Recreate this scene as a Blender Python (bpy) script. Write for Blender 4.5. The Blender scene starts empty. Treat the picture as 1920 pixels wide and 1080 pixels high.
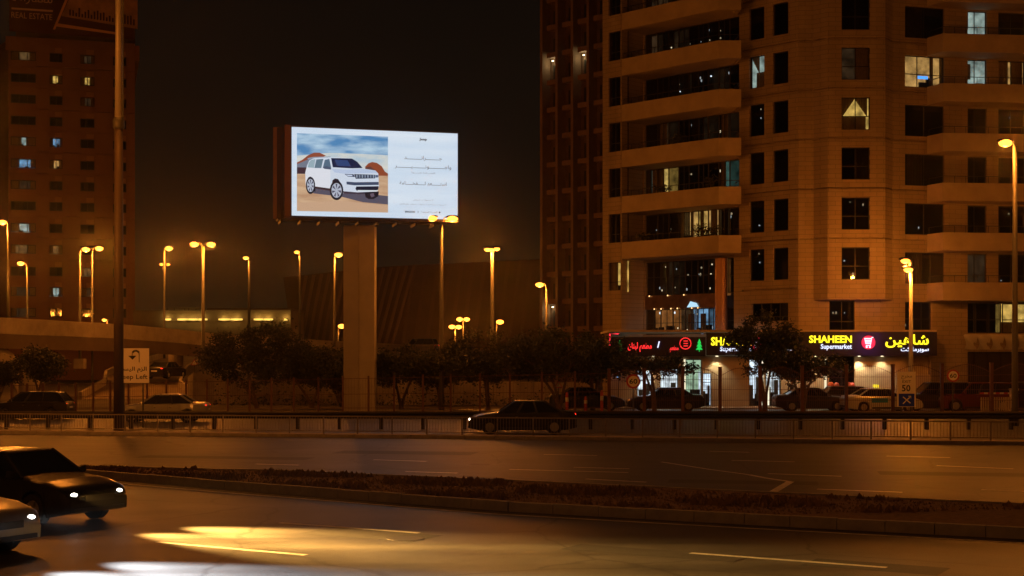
import bpy, bmesh, math, random
from mathutils import Vector, Matrix, Euler
random.seed(7)
SC = bpy.context.scene
COL = SC.collection
PI = math.pi
R = math.radians

# ---------------------------------------------------------------- camera
F, H, HZ = 2667.0, 3.4, 668.0          # focal length in photo pixels, eye height, horizon row
cam = bpy.data.cameras.new('camera')
cam.sensor_width = 36.0
cam.lens = F * 36.0 / 1920.0
cam.shift_y = (HZ - 540.0) / 1920.0
cam.clip_start = 0.5
cam.clip_end = 6000
co = bpy.data.objects.new('camera', cam)
COL.objects.link(co)
co.location = (0, 0, H)
co.rotation_euler = (PI / 2, 0, 0)
SC.camera = co

# ---------------------------------------------------------------- night sky
w = bpy.data.worlds.new('World')
SC.world = w
w.use_nodes = True
nt = w.node_tree
nt.nodes.clear()
out = nt.nodes.new('ShaderNodeOutputWorld')
bg = nt.nodes.new('ShaderNodeBackground')
tc = nt.nodes.new('ShaderNodeTexCoord')
sp = nt.nodes.new('ShaderNodeSeparateXYZ')
rp = nt.nodes.new('ShaderNodeValToRGB')
nt.links.new(tc.outputs['Generated'], sp.inputs[0])
nt.links.new(sp.outputs['Z'], rp.inputs[0])
e = rp.color_ramp.elements
e[0].position = 0.0
e[0].color = (.0125, .0062, .0022, 1)
e[1].position = 0.3
e[1].color = (.0036, .0023, .0016, 1)
m_ = e.new(0.09)
m_.color = (.0072, .0041, .0020, 1)
nt.links.new(rp.outputs[0], bg.inputs[0])
bg.inputs[1].default_value = 1.0
nt.links.new(bg.outputs[0], out.inputs[0])
SC.view_settings.view_transform = 'Standard'
SC.view_settings.look = 'None'
SC.view_settings.exposure = 0.0
SC.view_settings.gamma = 1.0
SC.view_settings.use_curve_mapping = False
SC.render.engine = 'CYCLES'
SC.cycles.use_denoising = True
SC.cycles.max_bounces = 6
SC.cycles.transparent_max_bounces = 12
SC.cycles.sample_clamp_indirect = 3.0
SODIUM = (1.0, .27, .026)
LAMP_W = 960.0                        # watts of one street lamp

# ---------------------------------------------------------------- helpers
def P(px, py, Y):                       # measured photo position -> place in metres
    return Vector(((px - 960) * Y / F, Y, H + (HZ - py) * Y / F))
def G(px, py):                          # on the ground
    Y = F * H / (py - HZ)
    return Vector(((px - 960) * Y / F, Y, 0))
def XP(px, Y): return (px - 960) * Y / F
def ZP(py, Y): return H + (HZ - py) * Y / F

MATS = {}
def mat(name, col, rough=.7, metal=0., emit=None, es=0., noise=0., nscale=3., bump=0., bscale=20., spec=.5, stretch=None):
    if name in MATS: return MATS[name]
    m = bpy.data.materials.new(name)
    m.use_nodes = True
    n = m.node_tree
    b = n.nodes['Principled BSDF']
    b.inputs['Base Color'].default_value = (*col, 1)
    b.inputs['Roughness'].default_value = rough
    b.inputs['Metallic'].default_value = metal
    b.inputs['Specular IOR Level'].default_value = spec
    if emit:
        b.inputs['Emission Color'].default_value = (*emit, 1)
        b.inputs['Emission Strength'].default_value = es
    if noise or bump:
        t = n.nodes.new('ShaderNodeTexCoord')
        mp = n.nodes.new('ShaderNodeMapping')
        if stretch: mp.inputs['Scale'].default_value = stretch
        n.links.new(t.outputs['Object'], mp.inputs[0])
    if noise:
        nz = n.nodes.new('ShaderNodeTexNoise')
        nz.inputs['Scale'].default_value = nscale
        nz.inputs['Detail'].default_value = 6
        nz.inputs['Roughness'].default_value = .65
        n.links.new(mp.outputs[0], nz.inputs['Vector'])
        r = n.nodes.new('ShaderNodeValToRGB')
        r.color_ramp.elements[0].position = .3
        r.color_ramp.elements[1].position = .7
        r.color_ramp.elements[0].color = (*[c * (1 - noise) for c in col], 1)
        r.color_ramp.elements[1].color = (*[min(1, c * (1 + noise)) for c in col], 1)
        n.links.new(nz.outputs['Fac'], r.inputs[0])
        n.links.new(r.outputs[0], b.inputs['Base Color'])
    if bump:
        nb = n.nodes.new('ShaderNodeTexNoise')
        nb.inputs['Scale'].default_value = bscale
        nb.inputs['Detail'].default_value = 4
        n.links.new(mp.outputs[0], nb.inputs['Vector'])
        bp = n.nodes.new('ShaderNodeBump')
        bp.inputs['Strength'].default_value = bump
        bp.inputs['Distance'].default_value = .02
        n.links.new(nb.outputs['Fac'], bp.inputs['Height'])
        n.links.new(bp.outputs[0], b.inputs['Normal'])
    MATS[name] = m
    return m

def emis(name, col, s=1.0):
    return mat(name, (.02, .02, .02), .6, emit=col, es=s, spec=.1)

def tile_mat(name, c1, c2, mortar, bw, bh, along=(1, 0), rough=.75):
    """stone cladding in thin courses; pattern runs along the wall direction, rows in z"""
    m = bpy.data.materials.new(name)
    m.use_nodes = True
    n = m.node_tree
    b = n.nodes['Principled BSDF']
    b.inputs['Roughness'].default_value = rough
    t = n.nodes.new('ShaderNodeTexCoord')
    s = n.nodes.new('ShaderNodeSeparateXYZ')
    n.links.new(t.outputs['Object'], s.inputs[0])
    m1 = n.nodes.new('ShaderNodeMath'); m1.operation = 'MULTIPLY'; m1.inputs[1].default_value = along[0]
    m2 = n.nodes.new('ShaderNodeMath'); m2.operation = 'MULTIPLY_ADD'; m2.inputs[1].default_value = along[1]
    n.links.new(s.outputs['X'], m1.inputs[0])
    n.links.new(s.outputs['Y'], m2.inputs[0])
    n.links.new(m1.outputs[0], m2.inputs[2])
    cb = n.nodes.new('ShaderNodeCombineXYZ')
    n.links.new(m2.outputs[0], cb.inputs[0])
    n.links.new(s.outputs['Z'], cb.inputs[1])
    br = n.nodes.new('ShaderNodeTexBrick')
    br.inputs['Color1'].default_value = (*c1, 1)
    br.inputs['Color2'].default_value = (*c2, 1)
    br.inputs['Mortar'].default_value = (*mortar, 1)
    br.inputs['Scale'].default_value = 1
    br.inputs['Mortar Size'].default_value = .012
    br.inputs['Brick Width'].default_value = bw
    br.inputs['Row Height'].default_value = bh
    n.links.new(cb.outputs[0], br.inputs['Vector'])
    nz = n.nodes.new('ShaderNodeTexNoise'); nz.inputs['Scale'].default_value = .35; nz.inputs['Detail'].default_value = 7
    mx = n.nodes.new('ShaderNodeMix'); mx.data_type = 'RGBA'; mx.blend_type = 'MULTIPLY'
    mx.inputs[0].default_value = .55
    mst = n.nodes.new('ShaderNodeMapping'); mst.inputs['Scale'].default_value = (2.2, 2.2, .35)
    n.links.new(t.outputs['Object'], mst.inputs[0]); n.links.new(mst.outputs[0], nz.inputs['Vector'])
    cr = n.nodes.new('ShaderNodeValToRGB')
    cr.color_ramp.elements[0].position = .3; cr.color_ramp.elements[0].color = (.55, .5, .45, 1)
    cr.color_ramp.elements[1].position = .7; cr.color_ramp.elements[1].color = (1, 1, 1, 1)
    n.links.new(nz.outputs['Fac'], cr.inputs[0])
    n.links.new(br.outputs['Color'], mx.inputs[6])
    n.links.new(cr.outputs[0], mx.inputs[7])
    n.links.new(mx.outputs[2], b.inputs['Base Color'])
    bp = n.nodes.new('ShaderNodeBump'); bp.inputs['Strength'].default_value = .5; bp.inputs['Distance'].default_value = .02; bp.invert = True
    n.links.new(br.outputs['Fac'], bp.inputs['Height'])
    n.links.new(bp.outputs[0], b.inputs['Normal'])
    return m

def glass_mat(name, tint=(.5, .55, .55), clear=.5):
    m = bpy.data.materials.new(name)
    m.use_nodes = True
    n = m.node_tree
    n.nodes.clear()
    o = n.nodes.new('ShaderNodeOutputMaterial')
    a = n.nodes.new('ShaderNodeBsdfTransparent'); a.inputs[0].default_value = (*[c * clear for c in tint], 1)
    g = n.nodes.new('ShaderNodeBsdfGlossy'); g.inputs['Roughness'].default_value = .04
    fr = n.nodes.new('ShaderNodeFresnel'); fr.inputs[0].default_value = 1.5
    mx = n.nodes.new('ShaderNodeMixShader')
    n.links.new(fr.outputs[0], mx.inputs[0])
    n.links.new(a.outputs[0], mx.inputs[1])
    n.links.new(g.outputs[0], mx.inputs[2])
    n.links.new(mx.outputs[0], o.inputs[0])
    return m

class MB:
    def __init__(s): s.v = []; s.f = []; s.mi = []; s.cur = 0
    def add(s, vs, fs):
        o = len(s.v)
        s.v += [tuple(v) for v in vs]
        for f in fs:
            s.f.append([i + o for i in f]); s.mi.append(s.cur)
        return s
    def box(s, x0, x1, y0, y1, z0, z1):
        return s.add([(x0, y0, z0), (x1, y0, z0), (x1, y1, z0), (x0, y1, z0), (x0, y0, z1), (x1, y0, z1), (x1, y1, z1), (x0, y1, z1)],
                     [(3, 2, 1, 0), (4, 5, 6, 7), (0, 1, 5, 4), (1, 2, 6, 5), (2, 3, 7, 6), (3, 0, 4, 7)])
    def prism(s, poly, z0, z1):          # outline counter-clockwise seen from above
        n = len(poly)
        a = sum(poly[i][0] * poly[(i + 1) % n][1] - poly[(i + 1) % n][0] * poly[i][1] for i in range(n))
        if a < 0: poly = poly[::-1]
        vs = [(p[0], p[1], z0) for p in poly] + [(p[0], p[1], z1) for p in poly]
        fs = [tuple(range(n - 1, -1, -1)), tuple(range(n, 2 * n))]
        for i in range(n):
            j = (i + 1) % n
            fs.append((i, j, j + n, i + n))
        return s.add(vs, fs)
    def bar(s, a, b, wd, hd):            # rectangular bar between two points
        a = Vector(a); b = Vector(b); d = (b - a).normalized()
        up = Vector((0, 0, 1)) if abs(d.z) < .95 else Vector((0, 1, 0))
        x = d.cross(up).normalized() * wd / 2; y = x.cross(d).normalized() * hd / 2
        vs = [a - x - y, a + x - y, a + x + y, a - x + y, b - x - y, b + x - y, b + x + y, b - x + y]
        return s.add(vs, [(0, 1, 2, 3), (7, 6, 5, 4), (0, 4, 5, 1), (1, 5, 6, 2), (2, 6, 7, 3), (3, 7, 4, 0)])
    def tube(s, pts, rs, n=10, cap=True):
        pts = [Vector(p) for p in pts]
        if not isinstance(rs, (list, tuple)): rs = [rs] * len(pts)
        vs = []; fs = []
        for i, p in enumerate(pts):
            d = (pts[min(i + 1, len(pts) - 1)] - pts[max(i - 1, 0)]).normalized()
            ref = Vector((0, 0, 1)) if abs(d.z) < .9 else Vector((1, 0, 0))
            x = d.cross(ref).normalized(); y = d.cross(x).normalized()
            for k in range(n):
                t = 2 * PI * k / n
                vs.append(p + (x * math.cos(t) + y * math.sin(t)) * rs[i])
        for i in range(len(pts) - 1):
            for k in range(n):
                k2 = (k + 1) % n
                fs.append((i * n + k, i * n + k2, (i + 1) * n + k2, (i + 1) * n + k))
        if cap:
            fs.append(tuple(range(n - 1, -1, -1)))
            fs.append(tuple(range((len(pts) - 1) * n, len(pts) * n)))
        return s.add(vs, fs)
    def ell(s, c, rx, ry, rz, nu=12, nv=8):
        vs = []; fs = []
        for j in range(nv + 1):
            t = PI * j / nv
            for i in range(nu):
                p = 2 * PI * i / nu
                vs.append((c[0] + rx * math.sin(t) * math.cos(p), c[1] + ry * math.sin(t) * math.sin(p), c[2] + rz * math.cos(t)))
        for j in range(nv):
            for i in range(nu):
                i2 = (i + 1) % nu
                fs.append((j * nu + i, (j + 1) * nu + i, (j + 1) * nu + i2, j * nu + i2))
        return s.add(vs, fs)
    def disc(s, c, r, thick, n=24, axis='y'):
        vs = []
        for sgn in (-.5, .5):
            for k in range(n):
                t = 2 * PI * k / n
                a, b = r * math.cos(t), r * math.sin(t)
                vs.append((c[0] + a, c[1] + sgn * thick, c[2] + b) if axis == 'y' else (c[0] + a, c[1] + b, c[2] + sgn * thick))
        fs = [tuple(range(n)), tuple(range(2 * n - 1, n - 1, -1))]
        for k in range(n):
            k2 = (k + 1) % n
            fs.append((k2, k, k + n, k2 + n))
        return s.add(vs, fs)
    def build(s, name, m, parent=None, world=False, smooth=False):
        me = bpy.data.meshes.new(name)
        vs = s.v
        if world and parent:
            inv = mworld(parent).inverted()
            vs = [tuple(inv @ Vector(v)) for v in vs]
        me.from_pydata(vs, [], s.f)
        for mm in (m if isinstance(m, (list, tuple)) else [m]): me.materials.append(mm)
        if any(s.mi):
            me.polygons.foreach_set('material_index', s.mi)
        if smooth: me.polygons.foreach_set('use_smooth', [True] * len(me.polygons))
        me.update()
        o = bpy.data.objects.new(name, me)
        COL.objects.link(o)
        if parent: o.parent = parent
        return o

def mworld(o):
    M = Matrix.Identity(4)
    while o:
        M = Matrix.LocRotScale(o.location, o.rotation_euler, o.scale) @ M
        o = o.parent
    return M

def thing(name, label, cat, loc=(0, 0, 0), rz=0, group=None):
    o = bpy.data.objects.new(name, None)
    o.empty_display_size = .3
    COL.objects.link(o)
    o.location = loc
    o.rotation_euler = (0, 0, rz)
    o['label'] = label; o['category'] = cat
    if group: o['group'] = group
    return o
def tag(o, label, cat, group=None):
    o['label'] = label; o['category'] = cat
    if group: o['group'] = group
    return o
def struct(o): o['kind'] = 'structure'; return o
def stuff(o): o['kind'] = 'stuff'; return o
def copy_tree(o, parent=None):
    c = o.copy(); COL.objects.link(c)
    if parent: c.parent = parent
    for ch in list(o.children): copy_tree(ch, c)
    return c
def light(parent, kind, loc, energy, color, radius=.25, name='lamp_light', rot=None, **kw):
    l = bpy.data.lights.new(name, kind)
    l.energy = energy; l.color = color; l.shadow_soft_size = radius
    for k, v in kw.items(): setattr(l, k, v)
    o = bpy.data.objects.new(name, l); COL.objects.link(o)
    if parent: o.parent = parent
    o.location = loc
    if rot: o.rotation_euler = rot
    return o

# --- lettering: latin plus a small arabic shaper
AR = {'ا': (0xFE8D, 2), 'أ': (0xFE83, 2), 'ب': (0xFE8F, 4), 'ت': (0xFE95, 4), 'ة': (0xFE93, 2), 'ج': (0xFE9D, 4), 'ح': (0xFEA1, 4), 'خ': (0xFEA5, 4), 'د': (0xFEA9, 2), 'ر': (0xFEAD, 2), 'ز': (0xFEAF, 2), 'س': (0xFEB1, 4), 'ش': (0xFEB5, 4), 'ض': (0xFEBD, 4), 'ط': (0xFEC1, 4), 'ع': (0xFEC9, 4), 'ف': (0xFED1, 4), 'ق': (0xFED5, 4), 'ك': (0xFED9, 4), 'ل': (0xFEDD, 4), 'م': (0xFEE1, 4), 'ن': (0xFEE5, 4), 'ه': (0xFEE9, 4), 'و': (0xFEED, 2), 'ي': (0xFEF1, 4)}
def arabic(t):
    o = []
    for i, ch in enumerate(t):
        if ch not in AR: o.append(ch); continue
        pv = t[i - 1] if i else ' '; nx = t[i + 1] if i + 1 < len(t) else ' '
        jp = pv == 'ـ' or (pv in AR and AR[pv][1] == 4)
        jn = AR[ch][1] == 4 and (nx in AR or nx == 'ـ')
        o.append(chr(AR[ch][0] + (3 if jp and jn else 2 if jn else 1 if jp else 0)))
    return ''.join(reversed(o))
def text(body, m, parent, x0, x1, z0, z1, y=0., ext=.02, name='lettering', bold=0.):
    """lettering fitted into a box on a face that looks along -y of its parent"""
    c = bpy.data.curves.new('t', 'FONT'); c.body = body; c.extrude = 0; c.offset = bold; c.resolution_u = 2
    o = bpy.data.objects.new('t', c); COL.objects.link(o)
    dg = bpy.context.evaluated_depsgraph_get()
    me = bpy.data.meshes.new_from_object(o.evaluated_get(dg))
    bpy.data.objects.remove(o)
    xs = [v.co.x for v in me.vertices]; ys = [v.co.y for v in me.vertices]
    ax, bx, ay, by = min(xs), max(xs), min(ys), max(ys)
    sx = (x1 - x0) / (bx - ax); sz = (z1 - z0) / (by - ay)
    for v in me.vertices:
        X = x0 + (v.co.x - ax) * sx; Z = z0 + (v.co.y - ay) * sz
        v.co = (X, y, Z)
    if ext:
        b = bmesh.new(); b.from_mesh(me)
        r = bmesh.ops.extrude_face_region(b, geom=b.faces[:])
        for v in [g for g in r['geom'] if isinstance(g, bmesh.types.BMVert)]: v.co.y -= ext
        b.to_mesh(me); b.free()
    me.name = name
    me.materials.clear(); me.materials.append(m)
    ob = bpy.data.objects.new(name, me); COL.objects.link(ob)
    ob.parent = parent
    return ob

# --- walls with true openings.  a -> b runs left to right as seen from the road
def wall(mb, a, b, z0, z1, ops, depth=.25):
    a = Vector(a); b = Vector(b); L = (b - a).length; d = (b - a) / L; n = Vector((d.y, -d.x))
    def pt(u, z, r=0.): p = a + d * u - n * r; return (p.x, p.y, z)
    ops = [(max(0, o[0]), min(L, o[1]), max(z0, o[2]), min(z1, o[3])) + tuple(o[4:]) for o in ops]
    us = sorted({0., L} | {round(o[0], 4) for o in ops} | {round(o[1], 4) for o in ops})
    zs = sorted({z0, z1} | {round(o[2], 4) for o in ops} | {round(o[3], 4) for o in ops})
    for i in range(len(us) - 1):
        run = None
        for j in range(len(zs) - 1):
            uc = (us[i] + us[i + 1]) / 2; zc = (zs[j] + zs[j + 1]) / 2
            solid = not any(o[0] < uc < o[1] and o[2] < zc < o[3] for o in ops)
            if solid and run is None: run = zs[j]
            if run is not None and (not solid or j == len(zs) - 2):
                top = zs[j + 1] if solid else zs[j]
                mb.add([pt(us[i], run), pt(us[i + 1], run), pt(us[i + 1], top), pt(us[i], top)], [(0, 1, 2, 3)])
                run = None
    for o in ops:
        r = o[4] if len(o) > 4 else depth
        q = [pt(o[0], o[2]), pt(o[1], o[2]), pt(o[1], o[3]), pt(o[0], o[3])]
        k = [pt(o[0], o[2], r), pt(o[1], o[2], r), pt(o[1], o[3], r), pt(o[0], o[3], r)]
        fs = [(0, 1, 5, 4), (1, 2, 6, 5), (2, 3, 7, 6), (3, 0, 4, 7)]
        if len(o) > 4: fs.append((4, 5, 6, 7))
        mb.add(q + k, fs)
    return mb
def upx(a, b, px):                       # where the sight line of photo column px meets the wall a-b
    a = Vector(a); b = Vector(b); L = (b - a).length; d = (b - a) / L; k = (px - 960) / F
    return (k * a.y - a.x) / (d.x - k * d.y)

# ---------------------------------------------------------------- materials
stone_c = ((.42, .335, .23), (.37, .295, .20), (.20, .155, .10))
M_STONE = tile_mat('stone_cladding', *stone_c, .9, .30)
M_STONEW = tile_mat('stone_cladding_wing', *stone_c, .9, .30, (.707, -.707))
M_BAND = mat('balcony_render', (.44, .35, .24), .8, noise=.18, nscale=.6, bump=.15, bscale=30)
M_FRAME = mat('dark_window_frame', (.03, .028, .025), .45, .3)
M_GLASS = glass_mat('window_glass', (.42, .42, .40), .55)
M_CLEAR = glass_mat('clear_glass', (.9, .92, .92), .9)
M_DARKROOM = mat('dark_room', (.025, .02, .016), .9, noise=.5, nscale=1.3)
M_CURT = mat('curtain_cloth', (.30, .22, .13), .9, noise=.2, nscale=4)
M_STEEL = mat('galvanised_pole', (.085, .082, .075), .55, .2, noise=.15, nscale=6)
M_DKSTEEL = mat('dark_steel', (.05, .045, .04), .5, .6)
M_RUST = mat('brown_fence_paint', (.12, .05, .03), .6, noise=.2, nscale=5)
M_CONC = mat('concrete', (.36, .31, .25), .85, noise=.25, nscale=.8, bump=.25, bscale=12)
M_KERB = mat('kerb_stone', (.33, .31, .30), .8, noise=.2, nscale=3, bump=.3, bscale=25)
M_WHITE = mat('white_paint', (.75, .72, .68), .6, noise=.2, nscale=4)
M_PAINT = mat('road_paint', (.62, .60, .55), .6, noise=.35, nscale=6)
M_BLACK = mat('black_print', (.02, .02, .02), .6)
M_RED = mat('red_sign_paint', (.45, .03, .02), .5)
M_BLUE = mat('blue_sign_paint', (.008, .04, .8), .5)
M_LAMP = emis('sodium_lens', (1.0, .32, .035), 5.0)
M_LEAF = mat('leaf', (.032, .042, .015), .6, noise=.45, nscale=1.6)
M_BARK = mat('bark', (.13, .09, .06), .9, noise=.3, nscale=5)

# ================================================================ ground
def asphalt(name, col, rough, along):
    m = bpy.data.materials.new(name); m.use_nodes = True
    n = m.node_tree; b = n.nodes['Principled BSDF']
    t = n.nodes.new('ShaderNodeTexCoord')
    mp = n.nodes.new('ShaderNodeMapping'); mp.inputs['Rotation'].default_value = (0, 0, -along); mp.inputs['Scale'].default_value = (.03, .9, 1)
    n.links.new(t.outputs['Object'], mp.inputs[0])
    st = n.nodes.new('ShaderNodeTexNoise'); st.inputs['Scale'].default_value = 1.2; st.inputs['Detail'].default_value = 5
    n.links.new(mp.outputs[0], st.inputs['Vector'])
    pz = n.nodes.new('ShaderNodeTexNoise'); pz.inputs['Scale'].default_value = .35; pz.inputs['Detail'].default_value = 9; pz.inputs['Roughness'].default_value = .7
    n.links.new(t.outputs['Object'], pz.inputs['Vector'])
    gr = n.nodes.new('ShaderNodeTexNoise'); gr.inputs['Scale'].default_value = 45; gr.inputs['Detail'].default_value = 3
    n.links.new(t.outputs['Object'], gr.inputs['Vector'])
    ad = n.nodes.new('ShaderNodeMath'); ad.operation = 'ADD'
    n.links.new(st.outputs['Fac'], ad.inputs[0]); n.links.new(pz.outputs['Fac'], ad.inputs[1])
    hf = n.nodes.new('ShaderNodeMath'); hf.operation = 'MULTIPLY_ADD'; hf.inputs[1].default_value = .9
    n.links.new(gr.outputs['Fac'], hf.inputs[0]); n.links.new(ad.outputs[0], hf.inputs[2])
    r = n.nodes.new('ShaderNodeValToRGB')
    r.color_ramp.elements[0].position = .75; r.color_ramp.elements[0].color = (*[c * .32 for c in col], 1)
    r.color_ramp.elements[1].position = 1.0; r.color_ramp.elements[1].color = (*[c * 1.9 for c in col], 1)
    mr = n.nodes.new('ShaderNodeMapRange'); mr.inputs[1].default_value = 1.0; mr.inputs[2].default_value = 1.9
    n.links.new(hf.outputs[0], mr.inputs[0])
    n.links.new(mr.outputs[0], r.inputs[0])
    r.color_ramp.elements[0].position = .2; r.color_ramp.elements[1].position = .8
    vo = n.nodes.new('ShaderNodeTexVoronoi'); vo.feature = 'DISTANCE_TO_EDGE'; vo.inputs['Scale'].default_value = .33
    wv = n.nodes.new('ShaderNodeTexNoise'); wv.inputs['Scale'].default_value = 1.1; wv.inputs['Detail'].default_value = 5
    n.links.new(t.outputs['Object'], wv.inputs['Vector'])
    ml = n.nodes.new('ShaderNodeMix'); ml.data_type = 'VECTOR'; ml.inputs[0].default_value = .35
    n.links.new(t.outputs['Object'], ml.inputs[4]); n.links.new(wv.outputs['Color'], ml.inputs[5])
    n.links.new(ml.outputs[1], vo.inputs['Vector'])
    ck = n.nodes.new('ShaderNodeMapRange'); ck.inputs[1].default_value = .004; ck.inputs[2].default_value = .012; ck.inputs[3].default_value = .35; ck.inputs[4].default_value = 1.0
    n.links.new(vo.outputs['Distance'], ck.inputs[0])
    mk = n.nodes.new('ShaderNodeMix'); mk.data_type = 'RGBA'; mk.blend_type = 'MULTIPLY'; mk.inputs[0].default_value = 1
    n.links.new(r.outputs[0], mk.inputs[6]); n.links.new(ck.outputs[0], mk.inputs[7])
    n.links.new(mk.outputs[2], b.inputs['Base Color'])
    rr = n.nodes.new('ShaderNodeMapRange'); rr.inputs[3].default_value = rough - .12; rr.inputs[4].default_value = rough + .15
    n.links.new(st.outputs['Fac'], rr.inputs[0]); n.links.new(rr.outputs[0], b.inputs['Roughness'])
    bp = n.nodes.new('ShaderNodeBump'); bp.inputs['Strength'].default_value = .35; bp.inputs['Distance'].default_value = .012
    n.links.new(gr.outputs['Fac'], bp.inputs['Height']); n.links.new(bp.outputs[0], b.inputs['Normal'])
    return m
M_ASPH_A = asphalt('asphalt_avenue', (.042, .040, .038), .5, R(169))
M_ASPH_B = asphalt('asphalt_near', (.052, .049, .045), .48, R(150))
M_GROUND = mat('sandy_ground', (.075, .058, .042), .95, noise=.4, nscale=.15, bump=.4, bscale=3)
M_PAVE = mat('pavement_concrete', (.28, .235, .19), .85, noise=.25, nscale=.7, bump=.3, bscale=14)
M_MEDIAN = mat('median_gravel', (.155, .085, .045), .95, noise=.5, nscale=9, bump=1.0, bscale=22)

def sheet(name, pts, z, m):
    mb = MB()
    mb.add([(p[0], p[1], z) for p in pts], [tuple(range(len(pts)))])
    return mb.build(name, m)
o = sheet('ground', [(-1500, -300), (1500, -300), (1500, 2000), (-1500, 2000)], -.012, M_GROUND); struct(o)

dB = Vector((.868, -.496, 0)); nB = Vector((.496, .868, 0))       # near carriageway runs to the right and towards us
bar_l, bar_r = G(-60, 811.4), G(2000, 834)                        # pedestrian guard rail line
dA = (bar_r - bar_l).normalized()
nA = Vector((-dA.y, dA.x, 0))
def lineA(s, off): p = bar_l + dA * s + nA * off; return Vector((p.x, p.y, 0))
LA = (bar_r - bar_l).length
# edges of the planted median between the two carriageways, far edge and near edge
m_far = [G(150, 886), G(500, 894), G(960, 914), G(1400, 936), G(2050, 968)]
m_near = [G(150, 893), G(430, 917), G(700, 938), G(960, 958), G(1400, 982), G(2050, 1016)]
# avenue: from the guard rail to the median, running off both sides
struct(sheet('road', [(-70, 20), (-20, 10), (60, 5), (75, 48), (75, 60)] + [(bar_r - nA * .45 + dA * 40)[:2], (bar_l - nA * .45 - dA * 60)[:2], (-95, 80)], -.004, M_ASPH_A)).name = 'avenue_road'
struct(sheet('near_road', [(m_near[0] + Vector((-60, 34, 0)))[:2]] + [p[:2] for p in m_near] + [(m_near[-1] + Vector((30, -17, 0)))[:2], (40, -60), (-90, -40)], 0.0, M_ASPH_B))
# verge under the guard rail
v = MB()
a0, a1 = lineA(-60, -.45), lineA(LA + 40, -.45); b0, b1 = lineA(-60, .55), lineA(LA + 40, .55)
v.prism([a0[:2], a1[:2], b1[:2], b0[:2]], -.02, .13)
verge = struct(v.build('verge', M_PAVE))
# kerb stones in front of the verge
for i in range(int(LA / 1.2) + 1):
    s = i * 1.2
    k = MB(); p = lineA(s + .01, -.62); q = lineA(s + 1.18, -.62); p2 = lineA(s + .01, -.455); q2 = lineA(s + 1.18, -.455)
    dz = random.uniform(-.006, .006)
    k.prism([p[:2], q[:2], q2[:2], p2[:2]], -.02, .142 + dz)
    k.build('kerb_stone', M_KERB, verge)
# far carriageway and service road
struct(sheet('far_road', [(b0 + nA * .0)[:2], b1[:2], (95, 78.5), (-110, 84.0)], .0, M_ASPH_A))
v = MB(); v.prism([(-110, 84.0), (95, 78.5), (95, 84.5), (-110, 87)], -.02, .12); fence_verge = struct(v.build('fence_verge', M_PAVE))
struct(sheet('service_road', [(-14, 84.9), (95, 84.5), (95, 91.2), (-14, 91.5)], .004, M_ASPH_A))
v = MB(); v.prism([(2, 91.3), (95, 91.2), (95, 98), (2, 98)], -.02, .1); struct(v.build('shop_pavement', M_PAVE))

# the median, gravel bed between two rows of kerb stones
v = MB()
poly = [p[:2] for p in m_far] + [p[:2] for p in reversed(m_near)]
v.prism([tuple(p) for p in poly], -.02, .17)
median = struct(v.build('median', M_MEDIAN))
tb = MB(); rg = random.Random(21)
for _ in range(9000):                    # dry tufts and pebbles over the bed
    i = rg.randrange(len(m_far) - 1); a_ = rg.random(); b_ = rg.uniform(.06, .92)
    p = m_far[i].lerp(m_far[i + 1], a_).lerp(m_near[i].lerp(m_near[i + 1], a_), b_); h_ = rg.uniform(.02, .09) * (1.6 if math.sin(p.x * .9) * math.sin(p.y * 1.7 + p.x * .3) > .1 else .6); t_ = rg.uniform(0, PI)
    c_, s_ = math.cos(t_) * h_ * .7, math.sin(t_) * h_ * .7
    tb.add([(p.x - c_, p.y - s_, .165), (p.x + c_, p.y + s_, .165), (p.x + rg.uniform(-.03, .03), p.y + .02, .17 + h_)], [(0, 1, 2)])
stuff(tb.build('dry_grass', mat('dry_tuft', (.20, .13, .06), .9, noise=.5, nscale=2)))
def kerb_row(pts, parent, width, top, length, mats, inward):
    segs = []
    for i in range(len(pts) - 1):
        segs.append((pts[i], pts[i + 1]))
    acc = []
    for p, q in segs:
        n = max(1, round((q - p).length / length))
        for k in range(n): acc.append((p.lerp(q, k / n), p.lerp(q, (k + 1) / n)))
    for i, (p, q) in enumerate(acc):
        d = (q - p).normalized(); nn = Vector((-d.y, d.x, 0)) * inward * width
        p_ = p + d * .008; q_ = q - d * .008
        k = MB(); dz = random.uniform(-.008, .008)
        k.prism([p_[:2], q_[:2], (q_ + nn)[:2], (p_ + nn)[:2]], -.02, top + dz)
        k.build('kerb_stone', mats[i % len(mats)], parent)
kerb_row(m_near, median, .17, .215, 1.0, [M_KERB], -1)
kerb_row(m_far, median, .15, .20, 1.0, [M_KERB], 1)

# painted markings, each a part of its road
avenue = bpy.data.objects['avenue_road']; nearr = bpy.data.objects['near_road']
def dash(x0, y0, x1, y1, wd, parent, name='lane_dash'):
    p = G(x0, y0); q = G(x1, y1); d = (q - p).normalized(); n = Vector((-d.y, d.x, 0)) * wd / 2
    k = MB(); z = .001 if parent is avenue else .005
    k.add([(*(p - n)[:2], z), (*(q - n)[:2], z), (*(q + n)[:2], z), (*(p + n)[:2], z)], [(0, 1, 2, 3)])
    return k.build(name, M_PAINT, parent)
for a in [(1372, 863, 1490, 866), (1662, 855, 1782, 858), (1440, 888, 1578, 893), (1756, 873, 1900, 879), (1532, 917, 1692, 923), (1098, 898, 1212, 904), (1076, 876, 1180, 879),
          (955, 880, 1178, 886), (760, 884, 858, 887), (1330, 846, 1405, 848), (1840, 918, 1960, 923), (1020, 852, 1120, 854), (700, 862, 800, 865), (480, 870, 560, 872)]:
    dash(*a, .16, avenue)
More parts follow.
